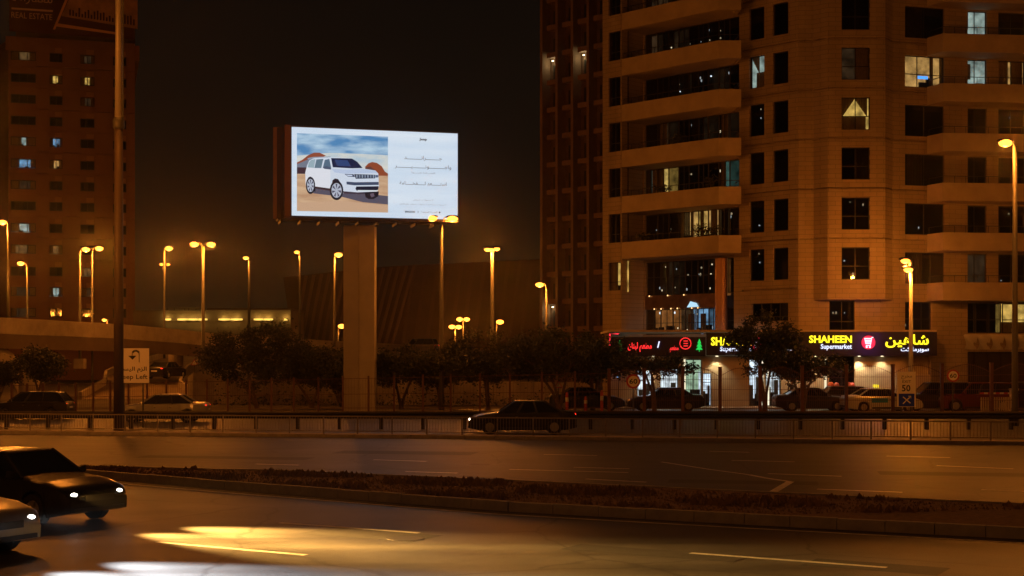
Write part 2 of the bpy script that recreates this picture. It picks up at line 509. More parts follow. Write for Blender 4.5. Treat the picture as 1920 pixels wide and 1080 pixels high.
# repair patches and manhole covers, parts of their roads
M_PATCH = mat('asphalt_patch', (.024, .023, .022), .6, noise=.4, nscale=4, bump=.3, bscale=40)
for (x0, y0, L_, W_, par) in ((620, 850, 5, 1.6, avenue), (1250, 905, 4, 1.1, avenue), (250, 858, 6, 1.2, avenue), (1650, 890, 7, 1.3, avenue), (560, 1000, 2.6, 1.1, nearr), (1500, 1060, 2.2, .9, nearr), (1050, 1030, 3.2, .8, nearr)):
    p = G(x0, y0); dd_ = dA if par is avenue else dB; n_ = Vector((-dd_.y, dd_.x, 0)); q = [p, p + dd_ * L_, p + dd_ * L_ + n_ * W_, p + n_ * W_]
    k = MB(); z = -.0015 if par is avenue else .0025; k.add([(v_.x, v_.y, z) for v_ in q], [(0, 1, 2, 3)]); k.build('asphalt_patch', M_PATCH, par)
for (x0, y0, par) in ((900, 870, avenue), (1740, 935, avenue), (760, 1010, nearr)):
    p = G(x0, y0); k = MB(); k.disc((p.x, p.y, .004 if par is nearr else 0), .34, .004, 20, 'z'); k.build('manhole_cover', M_DKSTEEL, par)
# merge arrow on the avenue
for pts, wd in (([(1408, 927), (1450, 922), (1470, 910), (1482, 903)], .22), ([(1482, 903), (1440, 897), (1404, 890)], .18), ([(1404, 890), (1330, 880), (1240, 866)], .13)):
    for (x0, y0), (x1, y1) in zip(pts, pts[1:]): dash(x0, y0, x1, y1, wd, avenue, 'arrow_marking')
for i in range(len(m_near) - 1):        # near carriageway edge line, added to catch the beams as a bright streak
    p = m_near[i] - nB * .75; q = m_near[i + 1] - nB * .75
    d = (q - p).normalized(); n = Vector((-d.y, d.x, 0)) * .07; k = MB()
    k.add([(*(p - n)[:2], .005), (*(q - n)[:2], .005), (*(q + n)[:2], .005), (*(p + n)[:2], .005)], [(0, 1, 2, 3)])
    k.build('added_edge_line', M_PAINT, nearr)
for off in (4.3, 7.8):
    for s in range(-30, 22, 9):
        p = m_near[3] - nB * off + dB * s; q = p + dB * 3.4; n = nB * .075; k = MB()
        k.add([(*(p - n)[:2], .005), (*(q - n)[:2], .005), (*(q + n)[:2], .005), (*(p + n)[:2], .005)], [(0, 1, 2, 3)])
        k.build('lane_dash', M_PAINT, nearr)

# ================================================================ guard rails and fences
gr = thing('guard_rail', 'low steel pedestrian guard rail of thin pickets along the far side of the avenue', 'railing', lineA(0, 0))
n = int(LA / 1.5)
M_GALV = mat('guard_rail_steel', (.30, .27, .24), .5, .4, noise=.2, nscale=8)
top = .86
for i in range(n + 1):
    p = lineA(i * 1.5, 0) ; k = MB(); k.box(p.x - .03, p.x + .03, p.y - .03, p.y + .03, .1, top + .03); k.build('post', M_GALV, gr, True)
for zz, hh in ((top, .05), (.24, .035)):
    k = MB(); p = lineA(0, 0); q = lineA(LA, 0); p.z = q.z = zz; k.bar(p, q, .04, hh); k.build('rail', M_GALV, gr, True)
k = MB()
for i in range(int(LA / .125)):
    p = lineA(i * .125, 0); k.bar((p.x, p.y, .25), (p.x, p.y, top), .014, .014)
stuff(k.build('picket', M_GALV, gr, True))

wb = thing('crash_barrier', 'dark corrugated steel crash barrier on stout posts between the far lanes', 'crash barrier', (-30, 66.5, 0))
def lineW(x): return 66.2 - .012 * x
k = MB()
prof = [(-.02, .50), (-.07, .56), (-.07, .62), (-.01, .67), (-.07, .72), (-.07, .78), (-.02, .84)]
vs = []
for x in (-30, 30):
    for (yy, zz) in prof: vs.append((x, lineW(x) + yy, zz))
k.add(vs, [(i, i + 7, i + 8, i + 1) for i in range(6)])
k.build('rail', M_DKSTEEL, wb, True)
for i in range(31):
    x = -29.5 + i * 1.95
    k = MB(); k.box(x - .08, x + .08, lineW(x), lineW(x) + .16, 0, .82); k.build('post', M_DKSTEEL, wb, True)

# tall fence: arched mesh panels on the right, lower panels on the left
ft = thing('boundary_fence', 'tall brown steel fence with arched wire panels in front of the shops', 'fence', (XP(1500, 81), 81, .12))
fy = 81.0
right_posts = [1142, 1208, 1280, 1350, 1425, 1504, 1587, 1674, 1766, 1859, 1955]
def ztop(px): return ZP(693 - (px - 1142) * .0155, fy)
for px in right_posts:
    x = XP(px, fy); k = MB(); k.box(x - .09, x + .09, fy - .09, fy + .09, .12, ztop(px)); k.prism([(x - .1, fy - .1), (x + .1, fy - .1), (x + .1, fy + .1), (x - .1, fy + .1)], ztop(px), ztop(px) + .06)
    k.build('post', M_RUST, ft, True)
for a, b in zip(right_posts, right_posts[1:]):
    x0, x1 = XP(a, fy) + .09, XP(b, fy) - .09; zt = ztop((a + b) / 2) - .45
    k = MB(); nb = max(8, int((x1 - x0) / .11))
    for i in range(1, nb):
        t = i / nb; x = x0 + (x1 - x0) * t; zz = zt + .42 * math.sin(PI * t)
        k.bar((x, fy, .2), (x, fy, zz + .08), .014, .014)
    for z in (.28, .9, 1.5, zt - .2): k.bar((x0, fy, z), (x1, fy, z), .02, .025)
    pp = [(x0 + (x1 - x0) * i / 12, fy, zt + .42 * math.sin(PI * i / 12)) for i in range(13)]
    for p, q in zip(pp, pp[1:]): k.bar(p, q, .03, .03)
    stuff(k.build('wire_panel', M_RUST, ft, True))
fl = thing('boundary_fence', 'lower brown post and rail fence running left in front of the dark trees', 'fence', (XP(500, 84), 84, .12))
left_posts = [22, 51, 81, 111, 142, 175, 207, 241, 276, 312, 349, 388, 427, 468, 509, 551, 597, 643, 691, 739, 793, 845, 900, 956, 1016, 1078]
def fyl(px): return 84.6 - (px / 1078) * 2.2
def ztl(px): return ZP(720 - px * .0225, fyl(px))
for px in left_posts:
    y = fyl(px); x = XP(px, y); k = MB(); k.box(x - .055, x + .055, y - .055, y + .055, .12, ztl(px)); k.build('post', M_RUST, fl, True)
for a, b in zip(left_posts, left_posts[1:] + [1142]):
    k = MB()
    ya, yb = fyl(a), fyl(b)
    A = Vector((XP(a, ya), ya, 0)); B = Vector((XP(b, yb), yb, 0))
    for f in (.12, .5, .93):
        k.bar((A.x, A.y, .12 + (ztl(a) - .12) * f), (B.x, B.y, .12 + (ztl(b) - .12) * f), .02, .03)
    for i in range(1, 9):
        p = A.lerp(B, i / 9); k.bar((p.x, p.y, .2), (p.x, p.y, .12 + (ztl(a) - .12) * .93), .01, .01)
    stuff(k.build('wire_panel', M_RUST, fl, True))

# ================================================================ main apartment block
BLD = thing('apartment_building', 'beige stone apartment block with angled balconies above the lit supermarket', 'building', (18.8, 95, 0))
FL = 3.253; TOP = 36.0
def bpart(mb, name, m, parent=None): return mb.build(name, m, parent or BLD, True)
B0 = (6.52, 102.28); B1 = (7.77, 101.03); S1 = (9.47, 102.73); C0 = (18.8, 93.4)
E0 = (24.2, 93.4); E1 = (30.5, 95.2); R1 = (39, 96.6)
ks = range(-1, 7)
LIT = {}
def room_mat(kind):
    c = {'warm': ((1.0, .55, .16), .55), 'yellow': ((1.0, .62, .14), .75), 'white': ((.62, .80, .72), .55), 'dimwarm': ((1.0, .55, .2), .13), 'green': ((.25, .6, .5), .22),
         'blue': ((.30, .62, 1.0), .6), 'cool': ((.75, .88, 1.0), 1.5), 'shop': ((.85, .95, 1.0), 1.3), 'shopgreen': ((.62, .9, .6), .8), 'amber': ((1.0, .36, .08), .22), 'faint': ((1.0, .55, .25), .035)}[kind]
    if 'room_' + kind in MATS: return MATS['room_' + kind]
    m = emis('room_' + kind, *c); n = m.node_tree; b = n.nodes['Principled BSDF']
    t = n.nodes.new('ShaderNodeTexCoord'); nz = n.nodes.new('ShaderNodeTexNoise'); nz.inputs['Scale'].default_value = 1.6; nz.inputs['Detail'].default_value = 5
    r = n.nodes.new('ShaderNodeMapRange'); r.inputs[1].default_value = .3; r.inputs[2].default_value = .7; r.inputs[3].default_value = c[1] * .25; r.inputs[4].default_value = c[1] * 1.35
    n.links.new(t.outputs['Object'], nz.inputs['Vector']); n.links.new(nz.outputs['Fac'], r.inputs[0]); n.links.new(r.outputs[0], b.inputs['Emission Strength'])
    return m
rngw = random.Random(11)
def window(parent, a, b, u0, u1, z0, z1, cols=2, trans=None, rec=.16, lit=None, glass=None, curtain=None, back=.5, fw=.05, lamps=0):
    a = Vector(a); b = Vector(b); d = (b - a).normalized(); n = Vector((d.y, -d.x))
    def pt(u, z, r): p = a + d * u - n * r; return Vector((p.x, p.y, z))
    k = MB()
    us = [u0 + (u1 - u0) * i / cols for i in range(cols + 1)] if isinstance(cols, int) else [u0 + (u1 - u0) * c for c in cols]
    for i, u in enumerate(us):
        uu = u + fw / 2 if i == 0 else u - fw / 2 if i == len(us) - 1 else u
        k.bar(pt(uu, z0, rec), pt(uu, z1, rec), fw, .06)
    hz = [z0 + fw / 2, z1 - fw / 2] + [z0 + (z1 - z0) * t for t in (trans or [])]
    for z in hz: k.bar(pt(u0 + fw, z, rec + .002), pt(u1 - fw, z, rec + .002), .056, fw)
    fr = k.build('window', M_FRAME, parent, True)
    zz = [z0 + fw] + sorted(z0 + (z1 - z0) * t for t in (trans or [])) + [z1 - fw]
    for i in range(len(us) - 1):
        for j in range(len(zz) - 1):
            k = MB(); r = rec + .02 + rngw.uniform(-.004, .004); r2 = r + rngw.uniform(-.012, .012)
            k.add([pt(us[i], zz[j], r), pt(us[i + 1], zz[j], r2), pt(us[i + 1], zz[j + 1], r2), pt(us[i], zz[j + 1], r)], [(0, 1, 2, 3)])
            k.build('pane', glass or (M_CLEAR if lit else M_GLASS), fr, True)
    k = MB()
    k.add([pt(u0 - .2, z0 - .1, back + rec), pt(u1 + .2, z0 - .1, back + rec), pt(u1 + .2, z1 + .1, back + rec), pt(u0 - .2, z1 + .1, back + rec)], [(0, 1, 2, 3)])
    k.build('room', room_mat(lit) if isinstance(lit, str) else M_DARKROOM, fr, True)
    if curtain:
        for (c0, c1, zb, zt, shape) in curtain:
            k = MB(); N = 14; vs = []
            for i in range(N + 1):
                t = i / N; u = u0 + (u1 - u0) * (c0 + (c1 - c0) * t); r = rec + .16 + .03 * math.sin(i * 2.4)
                lo = zb
                if shape == 'l': lo = zb + (1 - t) * 0 + t * (zt - zb) * .95
                if shape == 'r': lo = zb + (1 - t) * (zt - zb) * .95
                vs += [pt(u, z0 + (z1 - z0) * lo, r), pt(u, z0 + (z1 - z0) * zt, r)]
            k.add(vs, [(2 * i, 2 * i + 2, 2 * i + 3, 2 * i + 1) for i in range(N)])
            k.build('curtain', M_CURT, fr, True)
    if isinstance(lit, str) and lit not in ('faint', 'dimwarm') and z1 - z0 > 1.2:
        for _ in range(2):               # a cupboard or sofa seen dark against the lit room
            uc = rngw.uniform(u0 + .1, u1 - .3); ww = rngw.uniform(.25, .8); hh = rngw.uniform(.15, .38) * (z1 - z0)
            k = MB(); a_ = pt(uc, z0, rec + .32); b_ = pt(min(u1 - .05, uc + ww), z0, rec + .32); c_ = pt(min(u1 - .05, uc + ww), z0, rec + .44); d_ = pt(uc, z0, rec + .44)
            k.prism([a_[:2], b_[:2], c_[:2], d_[:2]], z0 - .05, z0 + hh); k.build('furniture', M_FRAME, fr, True)
    for _ in range(lamps):  # glowing beads for sparkles in the panes, room lights and reflections alike
        u = rngw.uniform(u0 + .3, u1 - .3); z = z0 + (z1 - z0) * rngw.choice((.18, .25, .8, .6, .88)); r = rec + back * .8
        c = pt(u, z, r); s = rngw.uniform(.03, .065)
        k = MB(); k.ell(c, s, s, s * rngw.uniform(.8, 2), 8, 6)
        k.build('lamp_sparkle', emis('room_bulb' + rngw.choice('ab'), (.8, .9, 1.0), 1.6) if rngw.random() < .5 else emis('room_bulb_warm', (1, .8, .5), 1.2), fr, True)
    return fr

# -- left end wall with its column of windows
mb = MB(); ops = []; u0, u1 = upx(B0, B1, 1141), upx(B0, B1, 1163.5)
zk = lambda k: (11.49 + FL * k, 13.56 + FL * k)
for k in range(0, 7): ops.append((u0, u1, *zk(k), ))
ops.append((u0, u1, 8.1, 10.1))
wall(mb, B0, B1, 0, TOP, ops); bpart(mb, 'wall', M_STONEW)
for k in range(0, 7): window(BLD, B0, B1, u0, u1, *zk(k), 2, [.3], lit=None)
window(BLD, B0, B1, u0, u1, 8.1, 10.1, 2, [.3], lit='yellow', curtain=[(0, .55, 0, 1, None)])
# -- side of the recess, then the long glazed wall and the narrow windows
mb = MB(); wall(mb, B1, S1, 0, TOP, []); bpart(mb, 'wall', M_STONEW)
mb = MB(); ops = []
g0, g1 = .12, upx(S1, C0, 1386)
for k in range(0, 7): ops.append((g0, g1, 11.0 + FL * k, 13.56 + FL * k))
nw = [(upx(S1, C0, 1405), upx(S1, C0, 1433)), (upx(S1, C0, 1449), upx(S1, C0, 1478))]
for k in ks:
    for a, b in nw: ops.append((a, b, 11.72 + FL * k, 13.85 + FL * k))
lob0, lob1 = .1, upx(S1, C0, 1376)
ops.append((lob0, lob1, 4.95, 10.15))
pw0, pw1 = upx(S1, C0, 1409), upx(S1, C0, 1478)
ops.append((pw0, pw1, 5.75, 6.95))
for k in range(-1, 7): ops.append((upx(S1, C0, 1391), (Vector(C0) - Vector(S1)).length, 11.04 + FL * k, 11.15 + FL * k, .16))
wall(mb, S1, C0, 0, TOP, ops); bpart(mb, 'wall', M_STONEW)
wing_style = {0: dict(), 1: dict()}
for k in range(0, 7):
    z0, z1 = 11.0 + FL * k, 13.56 + FL * k
    cuts = [0, .13, .25, .36, .47, .57, .67, .78, .89, 1]
    segs = [(cuts[i], cuts[i + 1]) for i in range(9)]
    for i, (c0, c1) in enumerate(segs):
        a = g0 + (g1 - g0) * c0; b = g0 + (g1 - g0) * c1
        lit = None; cur = None; lamps = 0
        if k == 0 and i in (3, 4, 5): lit = 'warm' if i != 4 else 'yellow'; cur = [(0, .3, 0, 1, None)]
        if k == 0 and i == 6: lit = 'dimwarm'
        if k == 1 and i == 1: lit = 'yellow'; cur = [(0, .45, 0, 1, None)]
        if k == 1 and i == 0: lit = 'green'; cur = [(.4, 1, 0, 1, None)]
        if k == 1 and i == 7: lit = 'green'; cur = [(0, .5, 0, 1, None)]
        if k in (2, 3, 4, 5) and rngw.random() < .28: lit = 'faint'
        if lit is None: lamps = rngw.choice((0, 1, 2, 3))
        if rngw.random() < .3 and cur is None: cur = [(.1, .7, 0, 1, None)]
        window(BLD, S1, C0, a, b, z0, z1, 1 + (i % 2), None, rec=.2, lit=lit, curtain=cur, lamps=lamps, back=.9)
for k in ks:
    for j, (a, b) in enumerate(nw):
        lit = 'white' if (k == 3 and j == 0) else None
        window(BLD, S1, C0, a, b, 11.72 + FL * k, 13.85 + FL * k, 1, None, lit=lit, curtain=[(0, .5, .45, 1, 'r'), (.3, 1, 0, .5, None)] if lit else None, lamps=2 if (j == 0 and k in (0, 2, -1)) else 0)
window(BLD, S1, C0, pw0, pw1, 5.75, 6.95, 4, [.25])
# -- balconies of the wing
def parapet(pts, z0, z1, th=.16):
    k = MB()
    pts = [Vector(p) for p in pts]
    ins = []
    for i, p in enumerate(pts):
        d0 = (pts[i] - pts[i - 1]).normalized() if i else None
        d1 = (pts[i + 1] - pts[i]).normalized() if i < len(pts) - 1 else None
        d = ((d0 or d1) + (d1 or d0)).normalized(); nn = Vector((-d.y, d.x))
        c = 1.0 if (d0 is None or d1 is None) else 1 / max(.5, d.dot(d0))
        ins.append(p + nn * th * c)
    for i in range(len(pts) - 1):
        k.prism([pts[i], pts[i + 1], ins[i + 1], ins[i]], z0, z1)
    return k
wing_line = [(7.79, 101.01), (13.8, 95.0), (15.3, 95.0), (15.3, 96.88)]
for k in range(0, 8):
    zt = 11.49 + FL * k; zb = 10.31 + FL * k
    b = thing if False else None
    mbp = parapet(wing_line, zb, zt)
    bal = bpart(mbp, 'balcony', M_BAND)
    s = MB(); s.prism([(8.0, 101.2), (13.9, 95.25), (15.1, 95.25), (15.1, 97.0), (9.5, 102.65)], zb + .01, zb + .25); s.build('slab', M_BAND, bal, True)
    r = MB(); ins = [(7.95, 101.1), (13.86, 95.12), (15.18, 95.12), (15.18, 96.9)]
    for p, q in zip(ins, ins[1:]): r.bar((*p, zt + .42), (*q, zt + .42), .05, .04)
    for p, q in zip(ins, ins[1:]):
        L = (Vector(q) - Vector(p)).length; m = max(1, int(L / .7))
        for i in range(m):
            c = Vector(p).lerp(Vector(q), i / m); r.bar((c.x, c.y, zt), (c.x, c.y, zt + .42), .03, .03)
    r.build('railing', M_DKSTEEL, bal, True)
# a few things kept on the wing balconies read as dark plants
# -- lobby glazing under the balconies
def lobby():
    L = lob1 - lob0
    cuts = [0, .16, .30, .44, .58, .70, .80]
    for i in range(6):
        a, b = lob0 + L * cuts[i], lob0 + L * cuts[i + 1]
        window(BLD, S1, C0, a, b, 7.75, 10.15, 2, [.55], rec=.35, lit={0: None, 1: 'faint', 5: 'amber'}.get(i), lamps=3, back=1.2)
        window(BLD, S1, C0, a, b, 4.98, 6.75, 2, [.45], rec=.35, lit={0: 'amber', 1: 'amber', 2: 'faint', 3: 'blue', 4: 'blue'}.get(i), lamps=2, curtain=[(.1, .6, 0, .8, None)] if i in (3, 4) else None, back=1.2)
    window(BLD, S1, C0, lob0 + L * .9, lob1, 7.75, 10.15, 1, [.5], rec=.35, back=1.2)
    window(BLD, S1, C0, lob0 + L * .9, lob1, 4.98, 6.75, 1, [.5], rec=.35, back=1.2)
lobby()
d = (Vector(C0) - Vector(S1)).normalized(); nn = Vector((d.y, -d.x))
def wp(u, off, z): p = Vector(S1) + d * u + nn * off; return (p.x, p.y, z)
k = MB(); p = wp(lob0 + (lob1 - lob0) * .85, -.15, 0); k.tube([(p[0], p[1], 4.95), (p[0], p[1], 10.15)], .42, 20); bpart(k, 'column', mat('copper_column', (.42, .22, .12), .35, .2))
k = MB(); k.add([wp(lob0, -.1, 6.75), wp(lob0 + (lob1 - lob0) * .8, -.1, 6.75), wp(lob0 + (lob1 - lob0) * .8, -.1, 7.75), wp(lob0, -.1, 7.75),
                 wp(lob0, -.3, 6.75), wp(lob0 + (lob1 - lob0) * .8, -.3, 6.75), wp(lob0 + (lob1 - lob0) * .8, -.3, 7.75), wp(lob0, -.3, 7.75)],
                [(0, 1, 2, 3), (0, 4, 5, 1), (3, 2, 6, 7), (4, 7, 6, 5)]); bpart(k, 'canopy', mat('bronze_panel', (.20, .12, .07), .3, .5, noise=.3, nscale=2))
for i in range(9):                       # small warm lamps under the canopy
    u = lob0 + (lob1 - lob0) * (.05 + .07 * i + rngw.uniform(-.02, .02)); c = wp(u, .02, 6.78 if i % 3 else 7.72)
    k = MB(); k.ell(c, .05, .05, .05, 8, 6); bpart(k, 'canopy_lamp', emis('canopy_bulb', (1, .55, .2), 2.2))
k = MB(); c = wp(lob0 + (lob1 - lob0) * .55, .05, 7.0)
k.add([(c[0] - .35, c[1], 6.82), (c[0] + .45, c[1] - .3, 6.86), (c[0] + .3, c[1] - .25, 7.12), (c[0] - .1, c[1], 7.25)], [(0, 1, 2, 3)]); bpart(k, 'canopy_screen', emis('blue_screen', (.5, .8, 1), 1.0))

# -- the flat front, the projecting bay, the right wall
mb = MB(); ops = []
fw0, fw1 = upx(C0, E0, 1555), upx(C0, E0, 1603)
ops.append((fw0, fw1, 5.1, 7.05))
LF = E0[0] - C0[0]
for k in range(0, 7): ops.append((0, upx(C0, E0, 1525), 11.04 + FL * k, 11.15 + FL * k, .16))
wall(mb, C0, E0, 5.0, TOP, ops); bpart(mb, 'wall', M_STONE)
window(BLD, C0, E0, fw0, fw1, 5.1, 7.05, 2, [.3], lamps=3, lit=None)
bay = [(19.8, 93.39), (20.55, 92.6), (24.3, 92.6), (25.05, 93.62)]
zb = 7.12
bayo = MB(); wall(bayo, bay[0], bay[1], zb, TOP, [(0, 2, 11.04 + FL * k, 11.15 + FL * k, .16) for k in range(0, 7)])
bo = bpart(bayo, 'bay_wall', M_STONE)
bayo = MB(); wall(bayo, bay[2], bay[3], zb, TOP, [(0, 2, 11.04 + FL * k, 11.15 + FL * k, .16) for k in range(0, 7)]); bpart(bayo, 'bay_wall', M_STONE)
bayo = MB(); ops = []
b0, b1 = upx(bay[1], bay[2], 1578), upx(bay[1], bay[2], 1631)
for k in ks: ops.append((b0, b1, 11.65 + FL * k, 13.75 + FL * k))
for k in range(0, 7): ops.append((0, 3.75, 11.04 + FL * k, 11.15 + FL * k, .16))
wall(bayo, bay[1], bay[2], zb, TOP, ops); bpart(bayo, 'bay_wall', M_STONE)
k = MB(); k.prism([(p[0], p[1] + (.01 if i in (1, 2) else 0)) for i, p in enumerate(bay)], zb - .02, zb + .1); bpart(k, 'bay_soffit', M_BAND)
for k in ks:
    lit = {2: 'dimwarm', 3: 'faint'}.get(k)
    cur = [(.05, .5, .40, 1, 'l'), (.5, .95, .40, 1, 'r'), (.0, .9, .02, .42, None)] if k == 2 else [(.5, 1, 0, 1, None)] if k in (3, 1) else None
    if k == 2: lit = 'yellow'
    window(BLD, bay[1], bay[2], b0, b1, 11.65 + FL * k, 13.75 + FL * k, 2, [.42], lit=lit, curtain=cur, lamps=2 if k in (-1, 0) else 0)
mb = MB(); ops = []
a0, a1 = upx(E0, E1, 1697), upx(E0, E1, 1771)
for k in ks: ops.append((a0, a1, 11.45 + FL * k, 13.53 + FL * k))
ops.append((upx(E0, E1, 1697), upx(E0, E1, 1746), 4.95, 7.0))
for k in range(0, 7): ops.append((upx(E0, E1, 1663), upx(E0, E1, 1738), 11.04 + FL * k, 11.15 + FL * k, .16))
wall(mb, E0, E1, 0, TOP, ops); bpart(mb, 'wall', M_STONE)
for k in ks:
    lit = {3: 'warm'}.get(k)
    cur = [(.68, .78, 0, 1, None), (.93, 1, 0, 1, None)] if k == 3 else [(.1, .5, 0, 1, None)] if rngw.random() < .4 else None
    w_ = window(BLD, E0, E1, a0, a1, 11.45 + FL * k, 13.53 + FL * k, [0, .33, .67, 1] if k in (3, -1) else 2, [.42] if k == 3 else None, lit=lit, curtain=cur, lamps=1 if k == 0 else 0)
    if k == 3:                           # a blue screen glowing low in the lit room
        dd = (Vector(E1) - Vector(E0)).normalized(); p = Vector(E0) + dd * (a0 + (a1 - a0) * .36) ; q = Vector(E0) + dd * (a0 + (a1 - a0) * .62)
        s = MB(); s.add([(p.x, p.y + .4, 21.85), (q.x, q.y + .4, 21.85), (q.x, q.y + .4, 22.05), (p.x, p.y + .4, 22.05)], [(0, 1, 2, 3)]); s.build('television', emis('tv_blue', (.08, .35, 1), 1.6), w_, True)
window(BLD, E0, E1, upx(E0, E1, 1697), upx(E0, E1, 1746), 4.95, 7.0, 3, [.45], lamps=3)
mb = MB(); ops = []
r1 = (upx(E1, R1, 1807), upx(E1, R1, 1850)); r2 = (upx(E1, R1, 1872), upx(E1, R1, 1922)); r3 = (upx(E1, R1, 1934), upx(E1, R1, 1990))
for k in ks:
    for r in (r1, r2, r3): ops.append((*r, 11.2 + FL * k, 13.5 + FL * k))
gl = [(upx(E1, R1, 1806 + 25 * i), upx(E1, R1, 1829 + 25 * i)) for i in range(7)]
ops.append((gl[0][0], gl[-1][1], 4.95, 6.95))
ops.append((gl[0][0], gl[-1][1], .1, 3.7))
wall(mb, E1, R1, 0, TOP, ops); bpart(mb, 'wall', M_STONE)
for k in ks:
    for j, r in enumerate((r1, r2, r3)):
        lit = {(4, 0): 'white', (3, 0): 'white', (3, 1): 'warm', (-1, 0): 'faint'}.get((k, j))
        cur = {(3, 1): [(0, .45, 0, 1, None), (.55, 1, 0, 1, None)], (4, 0): [(.05, .3, .5, 1, None)], (3, 0): [(.05, .4, .45, .9, None), (.6, .95, 0, .35, None)]}.get((k, j))
        window(BLD, E1, R1, *r, 11.2 + FL * k, 13.5 + FL * k, 2, None, lit=lit, curtain=cur, lamps=1 if (k in (-1, 0, 2) and not lit) else 0)
for i, r in enumerate(gl):
    window(BLD, E1, R1, *r, 4.95, 6.95, 1, [.45], lit='yellow' if i in (3, 4) else None, curtain=[(.0, 1, 0, .38, None)] if i in (3, 4) else None, fw=.06)
    k = MB(); dd = (Vector(R1) - Vector(E1)).normalized(); n2 = Vector((dd.y, -dd.x))
    def pr(u, z, off): p = Vector(E1) + dd * u + n2 * off; return (p.x, p.y, z)
    k.add([pr(r[0], .1, -.2), pr(r[1] + .05, .1, -.2), pr(r[1] + .05, 3.7, -.2), pr(r[0], 3.7, -.2)], [(0, 1, 2, 3)])
    k.bar(pr(r[1], .1, -.15), pr(r[1], 3.7, -.15), .06, .06)
    bpart(k, 'shutter_panel', mat('bronze_glass', (.05, .035, .022), .25, .2))
    # twisted metal fins over the shutters
    f = MB(); N = 8; vs = []
    u0_, u1_ = r[0], r[1] + .06
    for j in range(N + 1):
        z = 3.85 + 1.02 * j / N
        s_ = math.sin(PI * j / N)
        for t in range(7):
            uu = u0_ + (u1_ - u0_) * t / 6
            off = .06 + .28 * s_ * (1 - t / 6) ** 1.5 + .10 * math.sin(PI * t / 6 + j * .7)
            vs.append(pr(uu, z, off))
    fs = [(j * 7 + t, j * 7 + t + 1, (j + 1) * 7 + t + 1, (j + 1) * 7 + t) for j in range(N) for t in range(6)]
    f.add(vs, fs); fo = bpart(f, 'metal_fin', mat('brushed_fin', (.66, .62, .58), .4, .15))
    fo.data.polygons.foreach_set('use_smooth', [True] * len(fo.data.polygons))
# balconies of the right wing
uu = upx(E0, E1, 1738); de = (Vector(E1) - Vector(E0)).normalized(); pA = Vector(E0) + de * uu
right_line = [(pA.x, pA.y - .02), (XP(1768, 92.9), 92.9), (39, 94.0)]
for k in range(-1, 8):
    zt = 11.49 + FL * k; z0 = 10.31 + FL * k
    bal = bpart(parapet(right_line, z0, zt), 'balcony', M_BAND)
    s = MB(); s.prism([(pA.x + .2, pA.y + .1), (XP(1768, 92.9) + .05, 93.1), (38.9, 94.2), (38.9, 96.5), (E1[0], E1[1] - .03)], z0 + .01, z0 + .25); s.build('slab', M_BAND, bal, True)
    r = MB(); ins = [(pA.x + .15, pA.y + .02), (XP(1768, 92.9) + .05, 93.02), (38.9, 94.12)]
    for p, q in zip(ins, ins[1:]):
        r.bar((*p, zt + .45), (*q, zt + .45), .05, .04)
        L = (Vector(q) - Vector(p)).length; m = max(1, int(L / .75))
        for i in range(m):
            c = Vector(p).lerp(Vector(q), i / m); r.bar((c.x, c.y, zt), (c.x, c.y, zt + .45), .03, .03)
    r.build('railing', M_DKSTEEL, bal, True)
# roof slab and dark rear so the block is closed
k = MB(); k.prism([B0, S1, C0, E0, E1, R1, (39, 115), (8, 118)], TOP - .3, TOP); bpart(k, 'roof', M_BAND)
k = MB(); k.prism([(9.4, 107.6), (12.2, 105.2), (20.6, 96.8), (24.0, 96.4), (30.4, 98.2), (38.5, 99.6), (38.5, 114), (9, 116)], 0, TOP - .4); bpart(k, 'core', M_DARKROOM)

# -- shop row under the front
k = MB(); k.prism([(6.35, 92.75), (27.7, 92.75), (27.7, 93.38), (18.8, 93.38), (7.8, 100.95), (6.35, 102)], 4.98, 5.12); bpart(k, 'podium_roof', M_BAND)
SH0, SH1 = (6.4, 93.0), (27.4, 93.0)
shops = [(1195, 1222, 'shop', .15, 2.5), (1238, 1272, 'shop', .15, 2.6), (1285, 1316, 'shopgreen', .15, 3.2), (1318, 1334, 'cool', .15, 2.3), (1405, 1428, 'cool', .15, 3.2), (1436, 1464, 'shop', .15, 2.9), (1555, 1602, None, .15, 3.4)]
mb = MB(); ops = [(upx(SH0, SH1, a), upx(SH0, SH1, b), z0, z1) for a, b, l, z0, z1 in shops]
ops.append((upx(SH0, SH1, 1698), upx(SH0, SH1, 1745), 2.2, 3.4, .5))
wall(mb, SH0, SH1, 0, 3.42, ops, .3); bpart(mb, 'shop_wall', mat('shop_stone', (.42, .33, .21), .75, noise=.15, nscale=1.2, bump=.2, bscale=18))
for i, (a, b, l, z0, z1) in enumerate(shops):
    window(BLD, SH0, SH1, upx(SH0, SH1, a), upx(SH0, SH1, b), z0, z1, 2 if b - a > 22 else 1, [.72], lit=l, rec=.2, lamps=3 if l is None else 0,
           curtain=[(.1, .4, 0, .45, None), (.6, .9, .1, .62, None)] if l in ('cool', 'shop') else None)
k = MB(); k.prism([(6.35, 93.02), (6.45, 93.02), (8.0, 101), (7.8, 101)], 0, 4.97); bpart(k, 'shop_wall', M_STONE)
for px in (1284, 1430, 1441, 1548):  # door jambs made to glow for the bright upright lines
    k = MB(); x = XP(px, 92.9); k.box(x - .05, x + .05, 92.88, 92.995, .2, 3.2); bpart(k, 'glowing_jamb', emis('jamb_glow', (1, .88, .6), 1.2))
